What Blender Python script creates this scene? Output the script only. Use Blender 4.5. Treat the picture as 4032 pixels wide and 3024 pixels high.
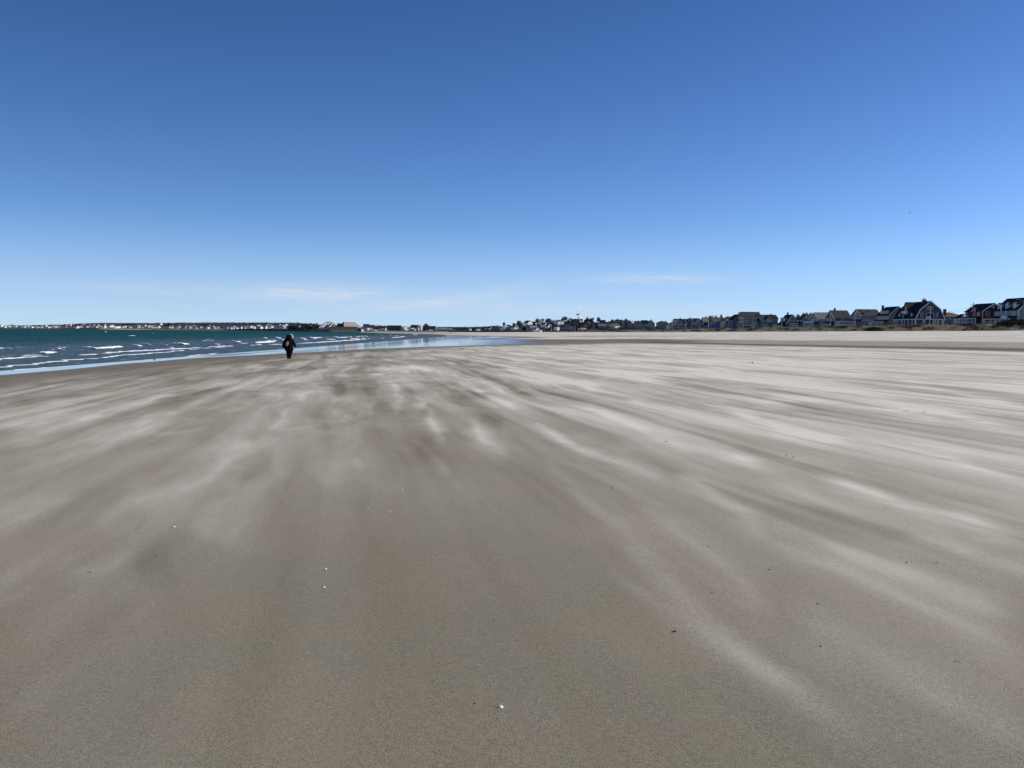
import bpy, math, random
import numpy as np
from mathutils import Vector, Matrix, noise as mnoise

random.seed(7); rng = np.random.default_rng(11)
sc = bpy.context.scene
for o in list(bpy.data.objects): bpy.data.objects.remove(o)
C = sc.collection

# ------------------------------------------------------------------ camera
IMW, IMH, FPX = 4032.0, 3024.0, 3028.0
EYE = 1.6
PITCH, ROLL = math.atan(204.0 / FPX), math.radians(0.477)
_f = Vector((0, math.cos(PITCH), -math.sin(PITCH)))
_r0 = Vector((1, 0, 0)); _u0 = Vector((0, math.sin(PITCH), math.cos(PITCH)))
_r = math.cos(ROLL) * _r0 + math.sin(ROLL) * _u0
_u = -math.sin(ROLL) * _r0 + math.cos(ROLL) * _u0
cd = bpy.data.cameras.new('camera'); cam = bpy.data.objects.new('camera', cd); C.objects.link(cam)
cd.sensor_width = 36.0; cd.lens = 36.0 * FPX / IMW; cd.clip_start = 0.05; cd.clip_end = 30000
M = Matrix((_r, _u, -_f)).transposed().to_4x4(); M.translation = (0, 0, EYE)
cam.matrix_world = M
sc.camera = cam

def ray(px, py):
    return _f * FPX + _r * (px - IMW / 2) - _u * (py - IMH / 2)
def W(px, py, Y):
    d = ray(px, py); t = Y / d.y
    return Vector((d.x * t, Y, EYE + d.z * t))
def horizon(px):
    return 1308.0 + (px - 2016) * math.tan(ROLL)

# ------------------------------------------------------------------ sky, sun, exposure
SUN_EL, SUN_AZ = math.radians(27.5), math.radians(8.0)     # azimuth from +X towards +Y
world = bpy.data.worlds.new('World'); sc.world = world; world.use_nodes = True
nt = world.node_tree; N = nt.nodes; L = nt.links
for n in list(N): N.remove(n)
def wn(t, **k):
    n = N.new(t)
    for a, v in k.items(): setattr(n, a, v)
    return n
out = wn('ShaderNodeOutputWorld'); bg = wn('ShaderNodeBackground')
sky = wn('ShaderNodeTexSky', sky_type='NISHITA'); sky.sun_disc = False
sky.sun_elevation = SUN_EL; sky.sun_rotation = math.pi / 2 - SUN_AZ
sky.altitude = 0; sky.air_density = 1.0; sky.dust_density = 0.1; sky.ozone_density = 2.5
tcs = wn('ShaderNodeTexCoord'); sxs = wn('ShaderNodeSeparateXYZ'); cxs = wn('ShaderNodeCombineXYZ')
lift = wn('ShaderNodeMath', operation='MULTIPLY_ADD'); lift.inputs[1].default_value = 0.9; lift.inputs[2].default_value = 0.10
L.new(tcs.outputs['Generated'], sxs.inputs[0]); sqx = wn('ShaderNodeMath', operation='MULTIPLY'); sqx.inputs[1].default_value = 0.48
L.new(sxs.outputs[0], sqx.inputs[0]); L.new(sqx.outputs[0], cxs.inputs[0]); L.new(sxs.outputs[1], cxs.inputs[1])
L.new(sxs.outputs[2], lift.inputs[0]); L.new(lift.outputs[0], cxs.inputs[2]); L.new(cxs.outputs[0], sky.inputs['Vector'])
# deepen the blue: one response curve per colour channel, the same in every direction
sepc = wn('ShaderNodeSeparateColor'); comc = wn('ShaderNodeCombineColor'); L.new(sky.outputs[0], sepc.inputs[0])
for i, (g_, k_) in enumerate(((2.26, 4.7), (2.05, 2.70), (2.0, 2.26))):
    a_ = wn('ShaderNodeMath', operation='MULTIPLY'); a_.inputs[1].default_value = 0.12
    b_ = wn('ShaderNodeMath', operation='POWER'); b_.inputs[1].default_value = g_
    c_ = wn('ShaderNodeMath', operation='MULTIPLY'); c_.inputs[1].default_value = k_ / 0.12
    L.new(sepc.outputs[i], a_.inputs[0]); L.new(a_.outputs[0], b_.inputs[0]); L.new(b_.outputs[0], c_.inputs[0]); L.new(c_.outputs[0], comc.inputs[i])
# thin high wisps low over the horizon, all the way round
tc = wn('ShaderNodeTexCoord'); mp = wn('ShaderNodeMapping'); mp.inputs['Scale'].default_value = (6.0, 6.0, 60.0)
mp.inputs['Location'].default_value = (3.35, 0.4, 0.0)
nz = wn('ShaderNodeTexNoise'); nz.inputs['Scale'].default_value = 1.5; nz.inputs['Detail'].default_value = 5; nz.inputs['Distortion'].default_value = 0.5
cr = wn('ShaderNodeMapRange', interpolation_type='SMOOTHSTEP'); cr.inputs[1].default_value = 0.52; cr.inputs[2].default_value = 0.78; cr.inputs[4].default_value = 0.55
sx = wn('ShaderNodeSeparateXYZ')
el = wn('ShaderNodeMapRange', interpolation_type='SMOOTHSTEP'); el.inputs[1].default_value = 0.10; el.inputs[2].default_value = 0.035
mul = wn('ShaderNodeMath', operation='MULTIPLY')
mixc = wn('ShaderNodeMix', data_type='RGBA'); mixc.inputs['B'].default_value = (5.0, 5.85, 7.1, 1)
L.new(tc.outputs['Generated'], mp.inputs['Vector']); L.new(mp.outputs[0], nz.inputs['Vector']); L.new(nz.outputs[0], cr.inputs[0])
L.new(tc.outputs['Generated'], sx.inputs[0]); L.new(sx.outputs[2], el.inputs[0])
cm = None
def wm(op, a_, b_=None, c_=None):
    n = wn('ShaderNodeMath', operation=op)
    for i_, v_ in enumerate((a_, b_, c_)):
        if v_ is None: continue
        if isinstance(v_, (int, float)): n.inputs[i_].default_value = v_
        else: L.new(v_, n.inputs[i_])
    return n.outputs[0]
fwd = wm('MAXIMUM', sx.outputs[1], 0.02); sl_ = wm('DIVIDE', sx.outputs[0], fwd); ev_ = wm('DIVIDE', sx.outputs[2], fwd)
mp2 = wn('ShaderNodeMapping'); mp2.inputs['Scale'].default_value = (16, 16, 190); nz2 = wn('ShaderNodeTexNoise'); nz2.inputs['Scale'].default_value = 1.6; nz2.inputs['Detail'].default_value = 5; nz2.inputs['Distortion'].default_value = .8
L.new(tc.outputs['Generated'], mp2.inputs['Vector']); L.new(mp2.outputs[0], nz2.inputs['Vector'])
jit = wm('MULTIPLY', wm('SUBTRACT', nz.outputs[0], 0.5), 1.6)
for s0, e0, ws, we, tilt, k_ in ((-.262, .047, .095, .0105, .02, .75), (-.10, .038, .11, .008, .10, .62), (.19, .070, .085, .006, .0, .5), (.08, .031, .22, .007, .0, .35), (-.45, .052, .12, .008, .0, .25)):
    u_ = wm('DIVIDE', wm('SUBTRACT', sl_, s0), ws); v_ = wm('DIVIDE', wm('SUBTRACT', wm('SUBTRACT', ev_, e0), wm('MULTIPLY', wm('SUBTRACT', sl_, s0), tilt)), we)
    d_ = wm('SUBTRACT', wm('ADD', wm('POWER', wm('ABSOLUTE', u_), 2.0), wm('POWER', wm('ABSOLUTE', v_), 2.0)), jit)
    fib = wm('MULTIPLY_ADD', nz2.outputs[0], 2.2, -.45)
    g_ = wm('MULTIPLY', wm('MULTIPLY', fib, wm('POWER', 2.718, wm('MULTIPLY', wm('MAXIMUM', d_, 0.0), -1.0))), k_)
    cm = g_ if cm is None else wm('ADD', cm, g_)
tot = wm('ADD', wm('MULTIPLY', wm('MULTIPLY', cr.outputs[0], el.outputs[0]), 0.35), wm('MULTIPLY', cm, 1.5)); L.new(tot, mul.inputs[0]); mul.inputs[1].default_value = 1.0; mul.use_clamp = True
hz = wn('ShaderNodeMapRange', interpolation_type='SMOOTHSTEP'); hz.inputs[1].default_value = 0.15; hz.inputs[2].default_value = -0.02; hz.inputs[4].default_value = 0.62
hzm = wn('ShaderNodeMix', data_type='RGBA'); hzm.inputs['B'].default_value = (3.95, 5.05, 6.75, 1)
L.new(sx.outputs[2], hz.inputs[0]); L.new(hz.outputs[0], hzm.inputs['Factor']); L.new(comc.outputs[0], hzm.inputs['A'])
L.new(hzm.outputs['Result'], mixc.inputs['A']); L.new(mul.outputs[0], mixc.inputs['Factor'])
L.new(mixc.outputs['Result'], bg.inputs['Color']); bg.inputs['Strength'].default_value = 0.12
L.new(bg.outputs[0], out.inputs[0])

sd = bpy.data.lights.new('sun', 'SUN'); sun = bpy.data.objects.new('sun', sd); C.objects.link(sun)
sd.energy = 5.0; sd.angle = math.radians(0.53); sd.color = (1.0, 0.93, 0.82)
to_sun = Vector((math.cos(SUN_EL) * math.cos(SUN_AZ), math.cos(SUN_EL) * math.sin(SUN_AZ), math.sin(SUN_EL)))
sun.rotation_euler = to_sun.to_track_quat('Z', 'Y').to_euler()
sun.location = (60, 0, 60)

vs = sc.view_settings; vs.view_transform = 'Standard'; vs.look = 'None'; vs.gamma = 1.0; vs.exposure = 0.0; vs.use_curve_mapping = False
sc.cycles.use_denoising = True; sc.cycles.max_bounces = 5; sc.cycles.use_adaptive_sampling = True; sc.cycles.adaptive_threshold = 0.02; sc.cycles.transparent_max_bounces = 12

# ------------------------------------------------------------------ materials
MATS = {}
def material(name, col, rough=0.8, var=0.12, scale=3.0, spec=0.25, metal=0.0):
    if name in MATS: return MATS[name]
    m = bpy.data.materials.new(name); m.use_nodes = True
    n = m.node_tree.nodes; l = m.node_tree.links; b = n['Principled BSDF']
    b.inputs['Roughness'].default_value = rough; b.inputs['Specular IOR Level'].default_value = spec; b.inputs['Metallic'].default_value = metal
    t = n.new('ShaderNodeTexCoord'); z = n.new('ShaderNodeTexNoise'); z.inputs['Scale'].default_value = scale; z.inputs['Detail'].default_value = 4
    mx = n.new('ShaderNodeMix'); mx.data_type = 'RGBA'
    mx.inputs['A'].default_value = tuple(max(0, c * (1 - var)) for c in col) + (1,)
    mx.inputs['B'].default_value = tuple(min(1, c * (1 + var)) for c in col) + (1,)
    l.new(t.outputs['Object'], z.inputs['Vector']); l.new(z.outputs[0], mx.inputs['Factor']); l.new(mx.outputs['Result'], b.inputs['Base Color'])
    MATS[name] = m; return m

class NB:
    """small node-building helper"""
    def __init__(s, name):
        s.m = bpy.data.materials.new(name); s.m.use_nodes = True; s.n = s.m.node_tree.nodes; s.l = s.m.node_tree.links
        s.b = s.n['Principled BSDF']; s.out = s.n['Material Output']
    def node(s, t, **k):
        n = s.n.new(t)
        for a, v in k.items(): setattr(n, a, v)
        return n
    def put(s, v, sock):
        if hasattr(v, 'links') or isinstance(v, bpy.types.NodeSocket): s.l.new(v, sock)
        else: sock.default_value = v
    def math(s, op, a, b=0.0, clamp=False):
        n = s.node('ShaderNodeMath', operation=op); n.use_clamp = clamp; s.put(a, n.inputs[0]); s.put(b, n.inputs[1]); return n.outputs[0]
    def noise(s, vec, scale, detail=3, rough=0.5, dist=0.0):
        n = s.node('ShaderNodeTexNoise'); s.l.new(vec, n.inputs['Vector']); n.inputs['Scale'].default_value = scale
        n.inputs['Detail'].default_value = detail; n.inputs['Roughness'].default_value = rough; n.inputs['Distortion'].default_value = dist; return n.outputs[0]
    def ramp(s, v, a, b, lo=0.0, hi=1.0):
        n = s.node('ShaderNodeMapRange', interpolation_type='SMOOTHSTEP'); s.put(v, n.inputs[0])
        for i, x in enumerate((a, b, lo, hi)): s.put(x, n.inputs[i + 1])
        return n.outputs[0]
    def mix(s, f, a, b):
        n = s.node('ShaderNodeMix', data_type='RGBA'); s.put(f, n.inputs['Factor']); s.put(a, n.inputs['A']); s.put(b, n.inputs['B']); return n.outputs['Result']
    def attr(s, name):
        n = s.node('ShaderNodeAttribute'); n.attribute_name = name; return n.outputs['Fac']
    def coord(s, rotz=0.0, scale=(1, 1, 1)):
        t = s.node('ShaderNodeTexCoord'); p = s.node('ShaderNodeMapping'); p.vector_type = 'POINT'
        s.l.new(t.outputs['Object'], p.inputs['Vector']); p.inputs['Rotation'].default_value = (0, 0, rotz); p.inputs['Scale'].default_value = scale
        return p.outputs[0]
    def scaled(s, vec, scale, loc=(0, 0, 0)):
        p = s.node('ShaderNodeMapping'); s.l.new(vec, p.inputs['Vector']); p.inputs['Scale'].default_value = scale; p.inputs['Location'].default_value = loc; return p.outputs[0]

# ------------------------------------------------------------------ mesh helpers
def mesh_np(name, verts, quads=None, tris=None, mats=(), attrs=None, smooth=False, mat_idx=None):
    me = bpy.data.meshes.new(name); verts = np.asarray(verts, dtype=np.float32).reshape(-1, 3)
    q = np.asarray(quads if quads is not None else [], dtype=np.int32).reshape(-1, 4)
    t = np.asarray(tris if tris is not None else [], dtype=np.int32).reshape(-1, 3)
    me.vertices.add(len(verts)); me.vertices.foreach_set('co', verts.ravel())
    nl = q.size + t.size; me.loops.add(nl); me.loops.foreach_set('vertex_index', np.concatenate([q.ravel(), t.ravel()]).astype(np.int32))
    npoly = len(q) + len(t); me.polygons.add(npoly)
    tot = np.concatenate([np.full(len(q), 4), np.full(len(t), 3)]).astype(np.int32)
    st = np.concatenate([[0], np.cumsum(tot)[:-1]]).astype(np.int32) if npoly else np.zeros(0, np.int32)
    me.polygons.foreach_set('loop_start', st); me.polygons.foreach_set('loop_total', tot)
    if mat_idx is not None: me.polygons.foreach_set('material_index', np.asarray(mat_idx, np.int32))
    me.polygons.foreach_set('use_smooth', np.full(npoly, smooth))
    for m in mats: me.materials.append(m)
    for k, v in (attrs or {}).items():
        a = me.attributes.new(k, 'FLOAT', 'POINT'); a.data.foreach_set('value', np.asarray(v, np.float32).ravel())
    me.update(calc_edges=True); me.validate()
    return me
def link(name, me, parent=None, loc=None, **props):
    o = bpy.data.objects.new(name, me); C.objects.link(o)
    if parent is not None: o.parent = parent
    if loc is not None: o.location = loc
    for k, v in props.items(): o[k] = v
    return o
class MB:
    """collects polygons; build() links them as one mesh object"""
    def __init__(s): s.v = []; s.f = []; s.mi = []
    def poly(s, pts, m=0):
        i = len(s.v); s.v += [tuple(p) for p in pts]; s.f.append(tuple(range(i, i + len(pts)))); s.mi.append(m); return s
    def box(s, x0, x1, y0, y1, z0, z1, m=0):
        i = len(s.v); s.v += [(x0, y0, z0), (x1, y0, z0), (x1, y1, z0), (x0, y1, z0), (x0, y0, z1), (x1, y0, z1), (x1, y1, z1), (x0, y1, z1)]
        for q in ((0, 3, 2, 1), (4, 5, 6, 7), (0, 1, 5, 4), (1, 2, 6, 5), (2, 3, 7, 6), (3, 0, 4, 7)):
            s.f.append(tuple(i + k for k in q)); s.mi.append(m)
        return s
    def prism(s, pts2, axis, a, b, m=0):
        """extrude a 2D outline (u,z) along axis 'x' or 'y' from a to b"""
        n = len(pts2); i = len(s.v)
        for t in (a, b):
            for (u, z) in pts2: s.v.append((u, t, z) if axis == 'y' else (t, u, z))
        s.f.append(tuple(i + k for k in range(n))); s.f.append(tuple(i + n + k for k in reversed(range(n)))); s.mi += [m, m]
        for k in range(n):
            s.f.append((i + k, i + n + k, i + n + (k + 1) % n, i + (k + 1) % n)); s.mi.append(m)
        return s
    def slab(s, a, b, c, d, t, m=0):
        """thick sheet under the quad a b c d"""
        a, b, c, d = map(Vector, (a, b, c, d)); nrm = (b - a).cross(d - a).normalized()
        if nrm.z < 0: nrm = -nrm
        i = len(s.v)
        for p in (a, b, c, d): s.v.append(tuple(p))
        for p in (a, b, c, d): s.v.append(tuple(p - nrm * t))
        for q in ((0, 1, 2, 3), (7, 6, 5, 4), (0, 4, 5, 1), (1, 5, 6, 2), (2, 6, 7, 3), (3, 7, 4, 0)):
            s.f.append(tuple(i + k for k in q)); s.mi.append(m)
        return s
    def tube(s, p0, p1, r0, r1, n=6, m=0, cap=True):
        p0, p1 = Vector(p0), Vector(p1); d = (p1 - p0).normalized(); a = d.orthogonal().normalized(); b = d.cross(a); i = len(s.v)
        for p, r in ((p0, r0), (p1, r1)):
            for k in range(n):
                t = 2 * math.pi * k / n; s.v.append(tuple(p + a * (r * math.cos(t)) + b * (r * math.sin(t))))
        for k in range(n):
            k2 = (k + 1) % n; s.f.append((i + k, i + k2, i + n + k2, i + n + k)); s.mi.append(m)
        if cap:
            s.f.append(tuple(i + k for k in reversed(range(n)))); s.f.append(tuple(i + n + k for k in range(n))); s.mi += [m, m]
        return s
    def loft(s, rings, m=0, cap=True):
        """rings: list of equal-length point lists"""
        n = len(rings[0]); i = len(s.v)
        for r in rings: s.v += [tuple(p) for p in r]
        for k in range(len(rings) - 1):
            for j in range(n):
                j2 = (j + 1) % n; a = i + k * n; s.f.append((a + j, a + j2, a + n + j2, a + n + j)); s.mi.append(m)
        if cap:
            s.f.append(tuple(i + k for k in reversed(range(n)))); e = i + (len(rings) - 1) * n; s.f.append(tuple(e + k for k in range(n))); s.mi += [m, m]
        return s
    def mesh(s, name, mats, smooth=False):
        me = bpy.data.meshes.new(name); me.from_pydata(s.v, [], s.f)
        for m in (mats if isinstance(mats, (list, tuple)) else [mats]): me.materials.append(m)
        me.polygons.foreach_set('material_index', s.mi)
        if smooth: me.polygons.foreach_set('use_smooth', [True] * len(s.f))
        me.update(); return me
    def build(s, name, mats, parent=None, loc=None, smooth=False, **props):
        return link(name, s.mesh(name, mats, smooth), parent, loc, **props)
def tag(o, label, cat, group=None):
    o['label'] = label; o['category'] = cat
    if group: o['group'] = group
    return o
def empty(name, loc=(0, 0, 0), rz=0.0):
    o = bpy.data.objects.new(name, None); C.objects.link(o); o.location = loc; o.rotation_euler = (0, 0, rz); o.empty_display_size = 0.3; return o
def sstep(a, b, x):
    t = np.clip((np.asarray(x, float) - a) / (b - a), 0, 1); return t * t * (3 - 2 * t)
def fbm2(x, y, seed=0, octs=4):
    """cheap smooth value noise on numpy arrays, about -1..1"""
    x = np.asarray(x, float); y = np.asarray(y, float); tot = np.zeros_like(x + y); amp = 0.5
    for o in range(octs):
        xi = np.floor(x).astype(np.int64); yi = np.floor(y).astype(np.int64); fx = x - xi; fy = y - yi
        fx = fx * fx * (3 - 2 * fx); fy = fy * fy * (3 - 2 * fy)
        def h(a, b):
            n = (a * 374761393 + b * 668265263 + (seed + o) * 1442695041) & 0x7fffffff
            n = ((n ^ (n >> 13)) * 1274126177) & 0x7fffffff
            return (n ^ (n >> 16)) / float(0x7fffffff) * 2 - 1
        tot += amp * ((h(xi, yi) * (1 - fx) + h(xi + 1, yi) * fx) * (1 - fy) + (h(xi, yi + 1) * (1 - fx) + h(xi + 1, yi + 1) * fx) * fy)
        x = x * 2.03; y = y * 2.03; amp *= 0.5
    return tot

# ------------------------------------------------------------------ beach
SEA_Z = -0.70
_SY = [-400, 0, 370, 600, 870, 1250, 1650, 1800, 3000]; _SX = [-30, -28, -32, -55, -150, -250, -320, -380, -900]
def shore_x(Y): return np.interp(Y, _SY, _SX)
def zbeach(X, Y):
    X = np.asarray(X, float); Y = np.asarray(Y, float)
    c = X - shore_x(Y)
    z = np.interp(c, [-300, -60, -4, 0, 6, 14, 30, 50, 168, 400], [-9, -3.2, -0.85, -0.72, -0.6, -0.34, 0.0, 0.06, 3.2, 3.3])
    zm = np.interp(Y, [0, 300, 725, 1100, 2000], [3.3, 3.2, 2.4, 1.3, 1.0])
    return np.where(z > 0, z * zm / 3.3, z)
def ground_hit(px, py):
    d = ray(px, py); d = d / d.y
    lo, hi = 0.5, 1500.0; prev = 0.5
    for t in np.geomspace(0.8, 1500, 500):
        if EYE + d.z * t < float(zbeach(d.x * t, t)): lo, hi = prev, t; break
        prev = t
    for _ in range(30):
        t = 0.5 * (lo + hi)
        if EYE + d.z * t < float(zbeach(d.x * t, t)): hi = t
        else: lo = t
    return (d.x * hi, hi)
def poly_sd(P, X, Y):
    """signed distance to polygon P (inside positive)"""
    P = np.asarray(P, float); inside = np.zeros(X.shape, bool); dist = np.full(X.shape, 1e9)
    for (x0, y0), (x1, y1) in zip(P, np.roll(P, -1, axis=0)):
        ex, ey = x1 - x0, y1 - y0; t = np.clip(((X - x0) * ex + (Y - y0) * ey) / (ex * ex + ey * ey + 1e-12), 0, 1)
        dist = np.minimum(dist, np.hypot(X - x0 - t * ex, Y - y0 - t * ey))
        cr = ((y0 > Y) != (y1 > Y)) & (X < (x1 - x0) * (Y - y0) / (y1 - y0 + 1e-12) + x0); inside ^= cr
    return np.where(inside, dist, -dist)
gh = lambda L_: [ground_hit(*p) for p in L_]
WET = [(-23, -60), (-23.3, 15)] + gh([(0, 1480), (250, 1458), (500, 1434), (800, 1409), (1000, 1399), (1200, 1388), (1480, 1373.5), (1700, 1365), (2000, 1357), (2200, 1352.5), (2400, 1348.5), (2640, 1346),
      (2560, 1340), (2400, 1336.5), (2100, 1336.5), (1900, 1337.5), (1868, 1335.5), (1960, 1332), (2110, 1328), (2000, 1325), (1850, 1324), (1760, 1321)]) + [(-75, 640), (-75, 300), (-75, -60)]
STRIP = gh([(2130, 1327), (2300, 1321.5), (2720, 1323), (2720, 1324.5), (2300, 1326.5)])
DAMP = gh([(2480, 1336), (2800, 1337), (3200, 1341), (3600, 1343), (4032, 1348), (4700, 1358), (4700, 1400), (4032, 1386), (3600, 1374), (3200, 1366), (2800, 1358), (2480, 1353)])
DARK = gh([(2560, 1345), (2800, 1350), (3200, 1358), (3600, 1364), (4032, 1371), (4700, 1384), (4700, 1402), (4032, 1385), (3600, 1373), (3200, 1365), (2800, 1357), (2560, 1350)])

ang = np.concatenate([np.linspace(-178, -45, 40, endpoint=False), np.linspace(-45, 48, 480, endpoint=False), np.linspace(48, 182, 40)])
rad = np.concatenate([[0.02], np.geomspace(0.4, 2, 30, endpoint=False), np.geomspace(2, 40, 270, endpoint=False), np.geomspace(40, 420, 220, endpoint=False), np.geomspace(420, 2300, 70)])
A, R = np.meshgrid(np.radians(ang), rad); BX = np.sin(A) * R; BY = np.cos(A) * R
BZ = zbeach(BX, BY)
nearf = sstep(-0.45, -0.1, BZ) * sstep(1200, 300, R)
BZ = BZ + nearf * (0.03 * fbm2(BX * 0.16, BY * 0.05 + 3, 1, 2) + 0.012 * fbm2(BX * 0.9 + BY * .18, BY * 0.22, 5, 3))
bare_vertex_z = BZ
wet = np.clip(poly_sd(WET, BX, BY), -60, 60); wobble = fbm2(BX * 0.12, BY * 0.12, 9, 3) * np.clip(R / 90, 0.5, 2.5)
wet_a = sstep(-0.5, 0.9, wet + wobble * 0.9)
strip_a = sstep(-2, 3, poly_sd(STRIP, BX, BY))
wet_all = np.maximum(wet_a * (1 - 0.25 * sstep(-12, -2, BX)) * (1 - 0.8 * sstep(-2, 14, BX)), strip_a * 0.45); wet_all = wet_all * (1 - .35 * sstep(.0, .5, fbm2(BX * .35, BY * .07, 15, 3)) * sstep(120, 60, BY))
damp_edge = sstep(-11, -0.5, wet + wobble)                       # darker damp sand next to the wet edge
d1 = sstep(-2.5, 2.0, poly_sd(DAMP, BX, BY) + wobble * 1.2); d2 = sstep(-1.6, 1.6, poly_sd(DARK, BX, BY) + wobble * 1.3)
dry = 0.06 + 0.05 * sstep(4, 9, R) + 0.42 * sstep(7, 50, R) * sstep(-16, 12, BX + 0.06 * BY) + 0.20 * sstep(-1.0, 6, BX) * sstep(2.5, 9, R) + 0.10 * sstep(5, 14, R) + 0.13 * sstep(-1, -6, BX) * sstep(4, 8, R) * sstep(40, 16, R)
dry = dry + 0.42 * sstep(38, 75, BX) + 0.15 * sstep(200, 420, R)
dry = 0.70 * (1 - np.exp(-np.clip(dry, 0, 2) * 1.55)) * (1 - 0.85 * damp_edge) * (1 - 0.6 * d1)
fine = 0.35 + 0.65 * sstep(-4, 6, BX + .1 * BY)
blow = np.clip(0.10 + 0.42 * sstep(4, 13, R) + 0.44 * sstep(10, 26, R) + 0.22 * sstep(0, 5, BX) * sstep(3, 8, R), 0, 1) * (1 - 0.92 * damp_edge) * (1 - 0.7 * d1) * (1 - 0.2 * sstep(45, 75, BX))
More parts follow.
